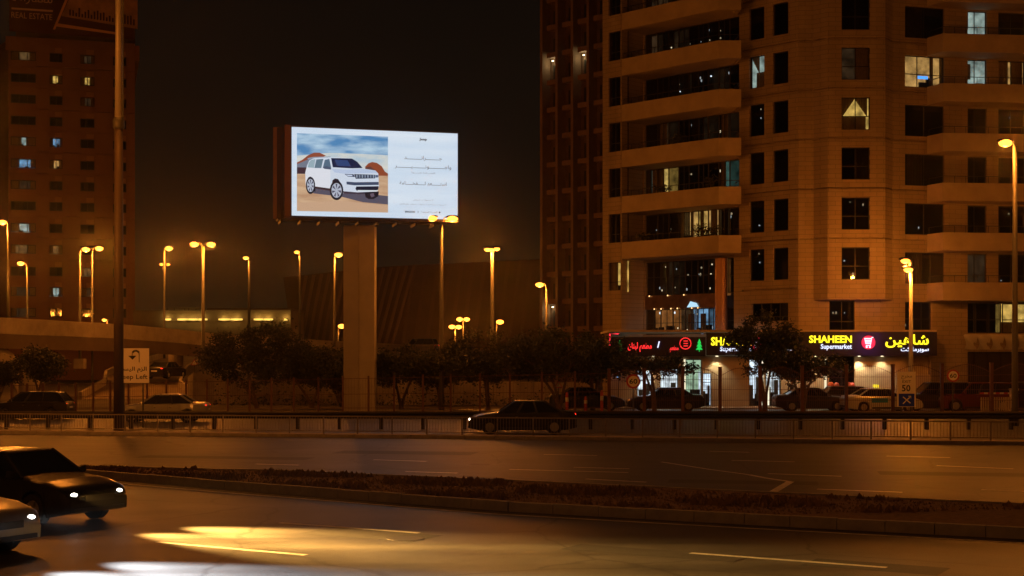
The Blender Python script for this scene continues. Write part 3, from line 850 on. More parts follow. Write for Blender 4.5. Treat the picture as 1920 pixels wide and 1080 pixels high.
# soffit downlights of the shop row
for px, en in ((1612, 330), (1655, 160), (1530, 260), (1478, 220), (1345, 160), (1225, 160)):
    x = XP(px, 92.55); k = MB(); k.disc((x, 92.7, 3.405), .09, .02, 12, 'z'); so = bpart(k, 'downlight', emis('downlight_lens', (1, .85, .55), 5))
    light(so, 'SPOT', (mworld(so).inverted() @ Vector((x, 92.62, 3.36))), en, (1, .82, .5), .05, 'downlight_beam', (0, 0, 0), spot_size=R(110), spot_blend=.8)

# ================================================================ shop signs (things of their own)
M_FASCIA = mat('sign_fascia', (.018, .012, .04), .4)
M_Y = emis('yellow_letters', (1.0, .82, .02), 1.7)
M_W = emis('white_letters', (.75, .80, 1.0), 1.5)
M_RL = emis('red_letters', (1.0, .03, .03), 1.3)
M_GL = emis('green_letters', (.02, .75, .10), .9)
Ys = 92.5
def sign_board(px0, px1, y0, y1, label):
    t = thing('shop_sign', label, 'shop sign', (XP(px0, Ys), Ys, ZP(y1, Ys)), 0, 'lit shop signs along the fascia')
    k = MB(); k.box(0, XP(px1, Ys) - XP(px0, Ys), 0, .22, 0, ZP(y0, Ys) - ZP(y1, Ys)); k.build('fascia', M_FASCIA, t)
    s = Ys / F
    return t, (lambda px: (px - px0) * s), (lambda py: (y1 - py) * s)
def cart(t, X, Z, cx, cy, r):
    k = MB(); k.disc((X(cx), -.05, Z(cy)), r * Ys / F, .05, 28); k.build('round_logo', emis('logo_red', (1.0, .02, .06), 1.0), t)
    k = MB(); s = r * Ys / F; c = (X(cx), Z(cy))
    def b(x0, z0, x1, z1, w): k.bar((c[0] + x0 * s, -.1, c[1] + z0 * s), (c[0] + x1 * s, -.1, c[1] + z1 * s), .03, w * s)
    b(-.62, .55, .42, .55, .16); b(-.55, .3, .38, .3, .16); b(-.5, .08, .34, .08, .16); b(-.46, -.14, .3, -.14, .16)
    b(.48, .75, .25, -.45, .14); b(.45, .72, .68, .72, .12); b(-.58, .55, -.42, -.2, .12); b(-.4, -.42, .3, -.42, .12)
    k.disc((c[0] - .28 * s, -.1, c[1] - .66 * s), .15 * s, .03, 12); k.disc((c[0] + .18 * s, -.1, c[1] - .66 * s), .15 * s, .03, 12)
    k.build('cart_symbol', emis('logo_white', (1, .75, .9), 1.6), t)
t, X, Z = sign_board(1500, 1757, 622, 667, 'dark fascia sign with yellow SHAHEEN letters and round red cart, right end of row')
text('SHAHEEN', M_Y, t, X(1517), X(1597), Z(643), Z(629), -.003, .06, bold=.03)
text('Supermarket', M_W, t, X(1539), X(1597), Z(657), Z(645), -.003, .05, bold=.01)
cart(t, X, Z, 1628, 642, 13)
text(arabic('شاهين'), M_Y, t, X(1660), X(1741), Z(652), Z(627), -.003, .06, bold=.02)
text(arabic('سوبرماركت'), M_W, t, X(1689), X(1741), Z(661), Z(650), -.003, .05, bold=.01)
light(t, 'POINT', (X(1628), -.5, Z(642)), 22, (.55, .2, 1), .2, 'sign_glow')
t, X, Z = sign_board(1325, 1498, 624, 666, 'dark fascia sign with yellow SHAHEEN letters half hidden by the leafy tree')
text('SHAHEEN', M_Y, t, X(1333), X(1409), Z(648), Z(632), -.003, .06, bold=.03)
text('Supermarket', M_W, t, X(1350), X(1409), Z(661), Z(650), -.003, .05, bold=.01)
cart(t, X, Z, 1420, 645, 12)
text(arabic('شاهين'), M_Y, t, X(1436), X(1484), Z(648), Z(624.5), -.003, .06, bold=.02)
text(arabic('سوبرماركت'), M_W, t, X(1450), X(1484), Z(660), Z(652), -.003, .05, bold=.01)
t, X, Z = sign_board(1147, 1323, 632, 668, 'dark fascia sign with red lettering between two green tree emblems')
def fir(cx, cy, r):
    k = MB(); s = Ys / F
    for dz, w in ((-.9, 1.0), (-.35, .8), (.2, .55)):
        zz = Z(cy) + dz * r * s; k.add([(X(cx) - w * .6 * r * s, -.06, zz), (X(cx) + w * .6 * r * s, -.06, zz), (X(cx), -.06, zz + .8 * r * s), (X(cx), -.01, zz + .3 * r * s)], [(0, 1, 2), (0, 2, 3), (1, 3, 2), (0, 3, 1)])
    k.bar((X(cx), -.04, Z(cy) - 1.25 * r * s), (X(cx), -.04, Z(cy) - .85 * r * s), .03, .06)
    k.build('tree_emblem', M_GL, t)
fir(1162, 648, 10); fir(1311, 646, 11)
text(arabic('مطعم لبنان'), M_RL, t, X(1177), X(1222), Z(660), Z(642), -.003, .06, bold=.03)
k = MB(); k.tube([(X(1233), -.08, Z(652)), (X(1236), -.08, Z(640))], .035, 8); k.build('fork_emblem', M_W, t)
text(arabic('مطعم'), M_RL, t, X(1256), X(1272), Z(661), Z(648), -.003, .06, bold=.02)
k = MB()
for i in range(16):
    a_, b_ = 2 * PI * i / 16, 2 * PI * (i + 1) / 16; r_ = 10.5 * Ys / F
    k.bar((X(1285) + r_ * math.cos(a_), -.05, Z(644) + r_ * math.sin(a_)), (X(1285) + r_ * math.cos(b_), -.05, Z(644) + r_ * math.sin(b_)), .04, .06)
for dx in (-.4, 0, .4): k.bar((X(1285) - .12, -.05, Z(644) + dx * .4), (X(1285) + .16, -.05, Z(644) + dx * .4), .04, .06)
k.build('ring_emblem', M_RL, t)
# red light frame at the corner, small blue sign below it
nf = thing('neon_frame', 'thin red light strip outlining the left corner of the shop row', 'light strip', (XP(1143, 92.2), 92.2, ZP(704, 92.2)))
k = MB(); zt_ = ZP(626, 92.2); k.tube([(XP(1143.5, 92.2), 92.2, ZP(704, 92.2)), (XP(1143.5, 92.2), 92.2, zt_), (XP(1161, 92.2), 92.2, zt_)], .045, 8); k.build('tube', emis('red_neon', (1, .03, .05), 1.6), nf, True)
k = MB(); k.box(XP(1142, 92.2), XP(1145, 92.2), 92.22, 92.34, .1, ZP(624, 92.2)); k.build('mount', M_DKSTEEL, nf, True)
bs = thing('blade_sign', 'slanting blue and white lit sign beside the red light strip', 'sign', (XP(1160, 92.3), 92.3, ZP(708, 92.3)))
k = MB(); k.bar((XP(1158, 92.3), 92.3, ZP(708, 92.3)), (XP(1162, 92.3), 92.3, ZP(683, 92.3)), .1, .16); k.build('panel', emis('blade_blue', (.35, .6, 1), 1.3), bs, True)
k = MB(); k.bar((XP(1158, 92.4), 92.42, .1), (XP(1162, 92.4), 92.42, ZP(681, 92.4)), .05, .08); k.build('mount', M_DKSTEEL, bs, True)
# red balloons by the entrance
for j, (px, y0) in enumerate(((1563, 714), (1581, 730), (1594, 716))):
    t = thing('balloon_column', ['cluster of orange and red balloons left of the shop entrance', 'cluster of red balloons in the middle of the shop entrance', 'tall cluster of pink and red balloons right of the entrance'][j], 'balloons', (XP(px, 92.4), 92.4, .1), 0, 'balloon clusters at the shop entrance')
    zt_ = ZP(y0, 92.4); z = .35
    while z < zt_:
        for a_ in (-1, 1):
            s = random.uniform(.19, .25); k = MB(); k.ell((a_ * random.uniform(.08, .22), random.uniform(-.12, .12), z - .1), s, s, s * 1.12, 12, 8)
            k.build('balloon', mat('balloon_' + 'abc'[(j + a_) % 3], [(.5, .05, .04), (.62, .16, .10), (.55, .10, .03)][(j + a_) % 3], .3), t, smooth=True)
        z += .38
    k = MB(); k.tube([(0, 0, 0), (0, 0, zt_ - .2)], .02, 6); k.build('stem', M_DKSTEEL, t)

# ================================================================ slab tower behind, far side of the wing
TW = thing('apartment_tower', 'dark tower of stacked recessed balconies behind the beige block', 'tower', (6, 166, 0))
T0 = Vector((XP(1018, 169.5), 169.5)); T1 = Vector((T0.x + 8.2, T0.y - 7.8))
dT = (T1 - T0).normalized(); nT = Vector((dT.y, -dT.x))
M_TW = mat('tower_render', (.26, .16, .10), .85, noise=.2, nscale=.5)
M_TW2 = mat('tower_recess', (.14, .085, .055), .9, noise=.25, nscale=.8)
def tp(u, off, z): p = T0 + dT * u + nT * off; return (p.x, p.y, z)
def tbox(mb, u0, u1, o0, o1, z0, z1):
    mb.prism([tp(u0, o0, 0)[:2], tp(u1, o0, 0)[:2], tp(u1, o1, 0)[:2], tp(u0, o1, 0)[:2]], z0, z1)
LT = (T1 - T0).length
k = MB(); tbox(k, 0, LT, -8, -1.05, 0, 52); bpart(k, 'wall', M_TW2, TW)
cell = upx(T0, T1, 1047.5) - upx(T0, T1, 1019)
for i in range(7):
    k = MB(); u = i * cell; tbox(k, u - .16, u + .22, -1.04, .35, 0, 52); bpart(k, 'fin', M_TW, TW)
for i in range(6):
    for f in range(15):
        z = ZP(464, 168) - 3.25 * 4 + f * 3.25
        if z < .3: continue
        k = MB(); u = i * cell + .225
        tbox(k, u + .5, u + cell - .40, -.95, .12, z - .2, z + .38)
        b_ = bpart(k, 'balcony', M_TW, TW)
        k = MB(); tbox(k, u + .55, u + cell - .6, -1.03, -1.0, z + .5, z + 2.3); k.build('window', M_FRAME, b_, True)
        if (i, f) in ((0, 10), (2, 10), (0, 1)):
            k = MB(); c = tp(u + .9, -.5, z + 2.75); k.ell(c, .14, .14, .05, 10, 6); lb = k.build('lamp_sparkle', emis('balcony_lamp', (1, .92, .6), 6), b_, True)
            light(lb, 'POINT', mworld(lb).inverted() @ (Vector(c) - Vector((0, 0, .25))), 22, (1, .85, .45), .1)

# ================================================================ left tower with banner
LTW = thing('apartment_tower', 'reddish brown high rise with a real estate banner across its top', 'tower', (XP(130, 205), 205, 0))
YL = 200.0
L0 = (XP(16, YL), YL); L1 = (XP(253, 205), 205.0)
M_LT = mat('tower_plaster', (.24, .115, .075), .9, noise=.18, nscale=.25, stretch=(1, 1, .6))
cols = [(20, 67), (93, 117), (151, 177), (212, 237)]
rows = [108, 149, 188, 228, 267, 308, 348, 387, 428, 468, 509, 547, 586, 625]
mb = MB(); ops = []
def zrow(py): return H + (HZ - py) * 202 / F
for (c0, c1) in cols:
    for r in rows: ops.append((upx(L0, L1, c0), upx(L0, L1, c1), zrow(r + 9), zrow(r - 8)))
for r in rows: ops.append((0, (Vector(L1) - Vector(L0)).length, zrow(r - 19.4), zrow(r - 20.4), .12))
wall(mb, L0, L1, 0, zrow(82), ops, .5); bpart(mb, 'wall', M_LT, LTW)
rl = random.Random(5)
litL = {(1, 1): 'yellow', (2, 1): 'yellow', (2, 0): 'faint', (0, 4): 'white', (1, 4): 'blue', (0, 5): 'blue', (1, 5): 'warm', (0, 6): 'faint', (0, 8): 'white', (1, 11): 'white', (2, 2): 'faint', (0, 9): 'dimwarm', (1, 9): 'dimwarm', (2, 10): 'dimwarm', (0, 0): 'dimwarm', (0, 11): 'faint', (0, 12): 'faint', (2, 11): 'faint'}
for ci, (c0, c1) in enumerate(cols):
    for ri, r in enumerate(rows[:-1]):
        l = litL.get((ci, ri)); a, b = upx(L0, L1, c0), upx(L0, L1, c1)
        cur = None
        if l: cur = [(0, rl.uniform(.2, .45), 0, 1, None), (rl.uniform(.6, .8), 1, 0, 1, None)]
        elif rl.random() < .5: cur = [(rl.uniform(0, .3), rl.uniform(.4, .8), 0, 1, None)]
        window(LTW, L0, L1, a, b, zrow(r + 8), zrow(r - 8), 3 if ci == 0 else 2, None, rec=.4, lit=l, curtain=cur, fw=.09)
        if ci:                           # ventilation box beside and above each small window
            dd = (Vector(L1) - Vector(L0)).normalized(); n2 = Vector((dd.y, -dd.x)); k = MB()
            q0 = Vector(L0) + dd * (a + (b - a) * .42) + n2 * .35; q1 = Vector(L0) + dd * (b - .1) + n2 * .35
            k.prism([q0, q1, q1 - n2 * .34, q0 - n2 * .34], zrow(r - 8.5), zrow(r - 17)); bpart(k, 'balcony_box', mat('tower_box', (.36, .19, .11), .9), LTW)
dd = (Vector(L1) - Vector(L0)).normalized(); n2 = Vector((dd.y, -dd.x))
for (pa_, pb_) in ((16.5, 19), (69, 91), (119, 149), (179, 210), (239, 252.5)):
    ua, ub = upx(L0, L1, pa_), upx(L0, L1, pb_)
    q0 = Vector(L0) + dd * ua - n2 * .02; q1 = Vector(L0) + dd * ub - n2 * .02
    for i_, r in enumerate(rows):
        k = MB(); k.prism([q0, q1, q1 + n2 * .5, q0 + n2 * .5], zrow(r + 19.2), zrow(r - 19.3 if i_ else r - 24)); bpart(k, 'pilaster', M_LT, LTW)
# darker flank, rear, cornice and banner
k = MB(); k.prism([(XP(-60, 215), 215), (L0[0], L0[1]), (L1[0], L1[1]), (L1[0] - 7.2, 230), (XP(-60, 230), 230)], zrow(82), zrow(80.5)); bpart(k, 'roof', M_LT, LTW)
mb = MB(); wall(mb, (XP(-70, 222), 222), L0, 0, zrow(82), []); bpart(mb, 'wall', mat('tower_flank', (.22, .10, .06), .9, noise=.2, nscale=.3), LTW)
mb = MB(); wall(mb, L1, (L1[0] - 6.5, 226), 0, zrow(82), []); bpart(mb, 'wall', M_LT, LTW)
k = MB(); k.prism([(L0[0] - .5, L0[1] - .5), (L1[0] + .75, L1[1] - .5), (L1[0] + .75, 226), (L0[0] - .5, 226)], zrow(107), zrow(104)) if False else None
k = MB(); k.prism([(L1[0] + .02, L1[1] - .3), (L1[0] + .72, L1[1] - .3), (L1[0] - 5.6, 226), (L1[0] - 6.3, 226)], zrow(106), zrow(78)); bpart(k, 'cornice', M_LT, LTW)
k = MB(); k.prism([(L0[0] - .3, L0[1] - .32), (L1[0] + .02, L1[1] - .32), (L1[0] + .02, L1[1] - .02), (L0[0] - .3, L0[1] - .02)], zrow(100), zrow(74)); bpart(k, 'cornice', M_LT, LTW)
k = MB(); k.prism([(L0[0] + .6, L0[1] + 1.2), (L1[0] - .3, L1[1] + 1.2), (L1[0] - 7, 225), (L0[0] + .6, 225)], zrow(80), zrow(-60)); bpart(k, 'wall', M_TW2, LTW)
# banner
ba = math.atan2(L1[1] - L0[1], L1[0] - L0[0])
BN = thing('advertising_banner', 'huge dark real estate banner hung across the top of the left tower', 'banner', (XP(20, 200), 199.4, zrow(66)), ba)
LB = (Vector(L1) - Vector(L0)).length - .3
s = 202 / F
k = MB(); k.box(0, LB, 0, .3, 0, 130 * s); k.build('panel', mat('banner_maroon', (.09, .022, .014), .85, noise=.15, nscale=.2), BN)
M_BT = mat('banner_text', (.75, .55, .45), .9); M_BO = mat('banner_orange', (.75, .38, .14), .9); M_BO2 = mat('banner_tan', (.45, .24, .11), .9, noise=.5, nscale=.35)
fx = lambda px: (px - 20) * s
text('REAL ESTATE', M_BT, BN, fx(24), fx(96), (66 - 41) * s, (66 - 30) * s, -.02, 0)
text(arabic('للعقارات'), M_BT, BN, fx(24), fx(96), (66 - 14) * s, (66 + 6) * s, -.02, 0)
k = MB(); k.box(fx(24), fx(97), -.02, .0, (66 - 25.5) * s, (66 - 22) * s); k.build('line_print', M_BT, BN)
k = MB(); k.add([(fx(97), -.02, (66 - 58) * s), (fx(101), -.02, (66 - 58) * s), (fx(128), -.02, (66 + 10) * s), (fx(123), -.02, (66 + 10) * s)], [(0, 1, 2, 3)]); k.build('stripe_print', M_BO, BN)
k = MB(); k.add([(fx(112), -.02, (66 - 32) * s), (fx(250), -.02, (66 - 47) * s), (fx(250), -.02, 100 * s), (fx(140), -.02, 100 * s)], [(0, 1, 2, 3)]); k.build('picture_print', M_BO2, BN)
k = MB()
for i in range(22):
    x = fx(126 + i * 5.5); h = rl.uniform(6, 18) * s; z = (66 - 30 - i * .5) * s
    k.add([(x, -.03, z), (x + 3.4 * s, -.03, z), (x + 3.4 * s, -.03, z + h), (x, -.03, z + h)], [(0, 1, 2, 3)])
k.build('skyline_print', mat('banner_dark', (.06, .015, .02), .9), BN)
k = MB(); k.add([(fx(103), -.02, (66 - 52) * s), (fx(225), -.02, (66 - 61) * s), (fx(225), -.02, (66 - 57) * s), (fx(106), -.02, (66 - 46) * s)], [(0, 1, 2, 3)]); k.build('road_print', M_BO, BN)

# ================================================================ far low buildings
LW = thing('low_building', 'long low dark hall with glowing yellow strip windows beyond the flyover', 'building', (XP(400, 190), 190, 0))
Yw = 190.0
k = MB(); k.box(XP(250, Yw), XP(545, Yw), Yw, Yw + 12, 0, ZP(582, Yw)); bpart(k, 'wall', mat('hall_wall', (.10, .075, .05), .9, noise=.3, nscale=.3), LW)
k = MB(); k.box(XP(390, Yw) , XP(548, Yw), Yw - .6, Yw + 12.2, ZP(582, Yw), ZP(578, Yw)); bpart(k, 'roof', mat('hall_roof', (.07, .05, .035), .9), LW)
for a, b in ((308, 321), (333, 352), (353, 371), (372, 389), (410, 431), (432, 455), (476, 494), (495, 512), (533, 540)):
    k = MB(); k.box(XP(a, Yw), XP(b, Yw), Yw - .1, Yw - .02, ZP(600, Yw), ZP(597.5, Yw)); wi = bpart(k, 'window', emis('strip_lamp', (1, .62, .12), 1.5), LW)
    k = MB(); k.box(XP(a, Yw), XP(b, Yw), Yw - .25, Yw - .0, ZP(601.5, Yw), ZP(600.3, Yw)); k.build('sill', M_CONC, wi, True)
    light(wi, 'POINT', mworld(wi).inverted() @ Vector((XP((a + b) / 2, Yw), Yw - .5, ZP(597, Yw))), 55, (1, .6, .12), .2)
k = MB()
for a in (312, 325, 345, 352, 366, 383): k.bar((XP(a, Yw), Yw + .5, ZP(582, Yw)), (XP(a, Yw), Yw + .5, ZP(577, Yw)), .1, .1)
k.bar((XP(312, Yw), Yw + .5, ZP(577.5, Yw)), (XP(385, Yw), Yw + .5, ZP(577.5, Yw)), .12, .12); bpart(k, 'roof_railing', M_STEEL, LW)

DH = thing('striped_hall', 'dark hall with leaning corner and diagonal ribs on its face behind the pillar', 'building', (XP(700, 210), 210, 0))
Yd = 210.0
k = MB(); q = [P(531, 520, Yd), P(720, 500, Yd), P(1012, 486, Yd), P(1012, 668, Yd), P(552, 668, Yd)]
vs = [tuple(p) for p in q] + [(p.x, p.y + 30, p.z) for p in q]
k.add(vs, [(0, 4, 3, 2, 1), (5, 6, 7, 8, 9), (0, 1, 6, 5), (1, 2, 7, 6), (2, 3, 8, 7), (4, 0, 5, 9)]); bpart(k, 'wall', mat('hall_cladding', (.05, .036, .026), .85, noise=.35, nscale=.15), DH)
M_RIB = mat('hall_rib', (.10, .068, .045), .8)
for i in range(15):                      # leaning cladding ribs, one by one
    xb = 556 + i * 13 - 8; xt = xb + 26 + i * 1.5
    k = MB(); a_ = P(xb, 664, Yd - .25); b_ = P(xt, 521 - (xt - 531) * .1, Yd - .25)
    k.bar(a_, b_, .42, .35); bpart(k, 'rib', M_RIB, DH)
for i in range(11):
    xb = 752 + i * 22; k = MB(); k.bar(P(xb, 664, Yd - .25), P(xb + 26, 499 - (xb - 700) * .045, Yd - .25), .5, .3); bpart(k, 'rib', mat('hall_rib_dark', (.062, .045, .032), .85), DH)

# ================================================================ flyover, ramp and curved wall at the left
FLY = thing('flyover', 'concrete flyover with solid parapet sloping down to the right behind the trees', 'flyover', (XP(200, 118), 118, 0))
fp = [(-80, 590, 100), (0, 595, 105), (120, 601.5, 112), (230, 608, 119), (330, 617, 126), (400, 625, 131), (480, 631, 137), (560, 635, 143), (640, 640, 149), (740, 645, 158), (840, 650, 168), (960, 656, 180)]
tops = [P(*p) for p in fp]
for i in range(len(tops) - 1):
    a_, b_ = tops[i], tops[i + 1]; n_ = max(1, int((b_ - a_).length / 3.2))
    for j in range(n_):
        p, q = a_.lerp(b_, j / n_ + .003), a_.lerp(b_, (j + 1) / n_ - .003)
        k = MB(); hh = 1.2
        vs = []
        for c in (p, q):
            vs += [(c.x, c.y, c.z - hh), (c.x, c.y + .12, c.z), (c.x, c.y + .34, c.z), (c.x, c.y + .45, c.z - hh)]
        k.add(vs, [(0, 4, 5, 1), (1, 5, 6, 2), (2, 6, 7, 3), (0, 1, 2, 3), (7, 6, 5, 4)]); bpart(k, 'parapet', M_CONC, FLY)
    if i % 1 == 0:
        k = MB(); vs = []
        for c in (a_, b_): vs += [(c.x, c.y + .25, c.z - 2.3), (c.x, c.y - .02, c.z - 1.22), (c.x, c.y + 9.5, c.z - 1.22), (c.x, c.y + 9, c.z - 2.3)]
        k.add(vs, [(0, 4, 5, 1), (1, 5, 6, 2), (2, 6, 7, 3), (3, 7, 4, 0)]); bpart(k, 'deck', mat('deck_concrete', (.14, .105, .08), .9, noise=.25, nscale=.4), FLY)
for px, py, Y in ((60, 612, 114), (330, 632, 133), (560, 650, 150), (760, 660, 166)):
    k = MB(); c = P(px, py, Y); k.tube([(c.x, c.y, 0), (c.x, c.y, c.z - .6)], .7, 16); bpart(k, 'pier', M_CONC, FLY)
# lower ramp
RMP = MB()
le = [P(150, 736, 112), P(196, 722, 120), P(199, 706, 128), P(226, 692, 138), P(300, 672, 160), P(400, 659, 185)]
re_ = [P(372, 738, 112), P(338, 724, 120), P(342, 708, 128), P(352, 694, 138), P(385, 676, 160), P(450, 660, 185)]
le[0].z = re_[0].z = .02
vs = []
for a_, b_ in zip(le, re_): vs += [a_, b_]
RMP.add(vs, [(2 * i, 2 * i + 1, 2 * i + 3, 2 * i + 2) for i in range(5)])
ramp = struct(RMP.build('ramp', mat('ramp_surface', (.16, .115, .08), .8, noise=.3, nscale=.5)))
for edge, h_ in ((le, .55), (re_, .5)):
    for i in range(len(edge) - 1):
        p, q = edge[i], edge[i + 1]; k = MB()
        vs = []
        for c in (p, q): vs += [(c.x - .15, c.y, min(0, c.z - 1)), (c.x - .12, c.y, c.z + h_), (c.x + .12, c.y, c.z + h_), (c.x + .15, c.y, min(0, c.z - 1))]
        k.add(vs, [(0, 4, 5, 1), (1, 5, 6, 2), (2, 6, 7, 3), (0, 1, 2, 3), (7, 6, 5, 4)]); k.build('kerb_wall', M_CONC, ramp)
CW = thing('curved_wall', 'curved concrete ramp wall cut off by the left edge below the flyover', 'wall', (XP(0, 104), 104, 0))
arc = [(-70, 640, 688), (-30, 643, 690), (0, 650, 690), (14, 656, 694), (26, 664, 702), (33, 674, 716), (35, 686, 734)]
for i in range(len(arc) - 1):
    k = MB(); vs = []
    for j, (px, yt, yb) in enumerate((arc[i], arc[i + 1])):
        Y = 104 + (i + j) * .9; a_ = P(px, yt, Y); b_ = P(px, yb, Y)
        vs += [(a_.x, a_.y, max(.0, b_.z - .8)), (a_.x, a_.y, a_.z), (a_.x - .1, a_.y + .3, a_.z), (a_.x - .1, a_.y + .3, max(0, b_.z - .8))]
    k.add(vs, [(0, 4, 5, 1), (1, 5, 6, 2), (2, 6, 7, 3), (0, 1, 2, 3), (7, 6, 5, 4)]); bpart(k, 'segment', M_CONC, CW)
SW = thing('retaining_wall', 'low grey concrete retaining wall under the trees beside the ramp', 'wall', (XP(500, 100), 100, 0))
rw = [(352, 104.5, 1.9), (362, 103, 2.2), (400, 102, 2.4), (520, 101, 2.2), (680, 100, 1.9), (850, 99, 1.7), (1000, 98.5, 1.6), (1120, 98.5, 1.6)]
for (p0, y0, h0), (p1, y1, h1) in zip(rw, rw[1:]):
    n_ = max(1, int((XP(p1, y1) - XP(p0, y0)) / 2.4))
    for j in range(n_):
        t0, t1 = j / n_, (j + 1) / n_
        A = Vector((XP(p0, y0), y0, h0)).lerp(Vector((XP(p1, y1), y1, h1)), t0 + .004); B = Vector((XP(p0, y0), y0, h0)).lerp(Vector((XP(p1, y1), y1, h1)), t1 - .004)
        k = MB(); k.add([(A.x, A.y, 0), (B.x, B.y, 0), (B.x, B.y, B.z), (A.x, A.y, A.z), (A.x, A.y + .3, 0), (B.x, B.y + .3, 0), (B.x, B.y + .3, B.z), (A.x, A.y + .3, A.z)],
                        [(0, 1, 2, 3), (3, 2, 6, 7), (5, 4, 7, 6), (0, 3, 7, 4), (1, 5, 6, 2)]); bpart(k, 'panel', M_CONC, SW)

# ================================================================ billboard
YB = 86.6
x0 = XP(547, YB); xr = XP(858, 89.2); ang = math.atan2(89.2 - YB, xr - x0)
WB = math.hypot(xr - x0, 89.2 - YB)
zb_ = ZP(404, YB); HB = ZP(238, YB) - zb_
BB = thing('billboard', 'large glowing billboard showing a white off road car, on a single thick pillar', 'billboard', (x0, YB, 0), ang)
def cu(cx, cy):                         # picture position on the lit face -> metres on the board
    t = (cx - 245) / 1563
    yt = 92 + t * 43; yb = 920 + t * 25
    return t * WB, zb_ + (yb - cy) / (yb - yt) * HB
M_CASE = mat('billboard_case', (.07, .05, .04), .6, .3)
k = MB(); k.box(-.06, WB + .06, .02, .5, zb_ - .15, zb_ + HB + .1); k.build('case', M_CASE, BB)
k = MB(); k.box(-.42, -.065, -.02, .52, zb_ - .12, zb_ + HB + .13); k.build('frame', mat('case_edge', (.16, .075, .04), .6), BB)
k = MB(); k.prism([(-1.02, 1.1), (-.75, 1.1), (-.45, .56), (-.6, .5)], zb_ - .2, zb_ + HB + .05); k.build('case', M_CASE, BB)
k = MB(); k.prism([(-1.04, .86), (-.70, .80), (-.66, .95), (-1.0, 1.0)], zb_ - .12, zb_ + HB + .08); k.build('rear_panel', mat('case_edge', (.16, .075, .04), .6), BB)
def lightface(name, c0, c1, s, sc=(.2, 1, .9)):
    m = emis(name, c0, s); n = m.node_tree; b = n.nodes['Principled BSDF']
    t_ = n.nodes.new('ShaderNodeTexCoord'); mp = n.nodes.new('ShaderNodeMapping'); mp.inputs['Scale'].default_value = sc
    nz = n.nodes.new('ShaderNodeTexNoise'); nz.inputs['Scale'].default_value = 1.1; nz.inputs['Detail'].default_value = 4
    r = n.nodes.new('ShaderNodeValToRGB'); r.color_ramp.elements[0].color = (*c0, 1); r.color_ramp.elements[1].color = (*c1, 1)
    r.color_ramp.elements[0].position = .35; r.color_ramp.elements[1].position = .65
    n.links.new(t_.outputs['Object'], mp.inputs[0]); n.links.new(mp.outputs[0], nz.inputs['Vector']); n.links.new(nz.outputs['Fac'], r.inputs[0]); n.links.new(r.outputs[0], b.inputs['Emission Color'])
    return m
k = MB(); k.box(0, WB, -.02, .015, zb_, zb_ + HB); face = k.build('lit_face', lightface('ad_white', (.60, .73, .88), (.74, .83, .93), .92, (.12, 1, 1.2)), BB)
def lin(h):
    h = h.lstrip('#'); r = []
    for i in (0, 2, 4):
        c = int(h[i:i + 2], 16) / 255; r.append(c / 12.92 if c <= .04045 else ((c + .055) / 1.055) ** 2.4)
    return tuple(r)
layer = [1]
def pic(pts, col, name='picture_print', m=None):
    k = MB(); y = -.02 - .003 * layer[0]; layer[0] += 1
    vs = [cu(*p) for p in pts]
    k.add([(u, y, z) for u, z in vs], [tuple(range(len(vs)))])
    o = k.build(name, m or emis('ad_' + col.lstrip('#'), lin(col), 1.0), BB)
    bmx = bmesh.new(); bmx.from_mesh(o.data); bmesh.ops.triangulate(bmx, faces=bmx.faces[:]); bmesh.ops.recalc_face_normals(bmx, faces=bmx.faces[:]); bmx.to_mesh(o.data); bmx.free()
    return o
# the printed scene: sky, clouds, dunes, sand, then a plain white estate car
sky = lightface('ad_sky', lin('#4f86b8'), lin('#b7d3e6'), .95, (.45, 1, 1.6))
pic([(292, 150), (1140, 172), (1140, 545), (292, 540)], '', m=sky)
pic([(292, 360), (600, 330), (1140, 345), (1140, 545), (292, 540)], '', m=lightface('ad_cloud', lin('#a9c6da'), lin('#e3dfd2'), .9, (.5, 1, 1.4)))
pic([(292, 530), (1140, 540), (1140, 885), (292, 878)], '', m=lightface('ad_sand', lin('#cfae8c'), lin('#b78f70'), .95, (.5, 1, 2.5)))
pic([(292, 425), (340, 400), (395, 355), (450, 330), (500, 330), (560, 358), (520, 375), (430, 380), (350, 415), (292, 440)], '#8c4a35')
pic([(292, 440), (350, 415), (420, 382), (560, 380), (560, 470), (292, 470)], '#6f7687')
pic([(292, 470), (560, 470), (560, 530), (292, 530)], '#3d2a33')
pic([(920, 462), (955, 425), (990, 412), (1035, 420), (1080, 450), (1110, 500), (1140, 520), (1140, 540), (1040, 540), (990, 480)], '#8a452c')
pic([(925, 465), (975, 455), (1030, 500), (1050, 540), (925, 540)], '#5c3a36')
pic([(440, 660), (720, 690), (1140, 730), (1140, 810), (900, 790), (700, 740), (440, 712)], '#53505f')
pic([(292, 800), (700, 780), (1140, 820), (1140, 885), (292, 878)], '#c29f82')
# car
pic([(368, 520), (372, 640), (460, 650), (610, 672), (720, 710), (850, 715), (1040, 690), (1055, 640), (1048, 520), (1020, 492), (905, 475), (850, 415), (800, 380), (600, 370), (520, 372), (440, 385), (405, 405), (385, 450)], '#c9d3e2')
pic([(368, 520), (372, 640), (460, 650), (600, 668), (600, 480), (500, 478), (380, 470)], '#d8dbe4')
pic([(610, 480), (735, 488), (900, 478), (1020, 495), (1040, 515), (735, 525), (640, 515)], '#b3c2dc')
pic([(606, 380), (800, 382), (850, 412), (900, 470), (800, 474), (622, 466)], '#14203f')
pic([(640, 395), (760, 400), (790, 455), (660, 452)], '#2c4270')
pic([(390, 470), (400, 425), (420, 400), (462, 392), (448, 474)], '#93aab5')
pic([(452, 475), (470, 395), (535, 388), (515, 475)], '#5e7686')
pic([(530, 470), (548, 398), (590, 388), (606, 466)], '#52697f')
pic([(528, 470), (560, 455), (606, 468), (606, 488), (545, 482)], '#46536b')
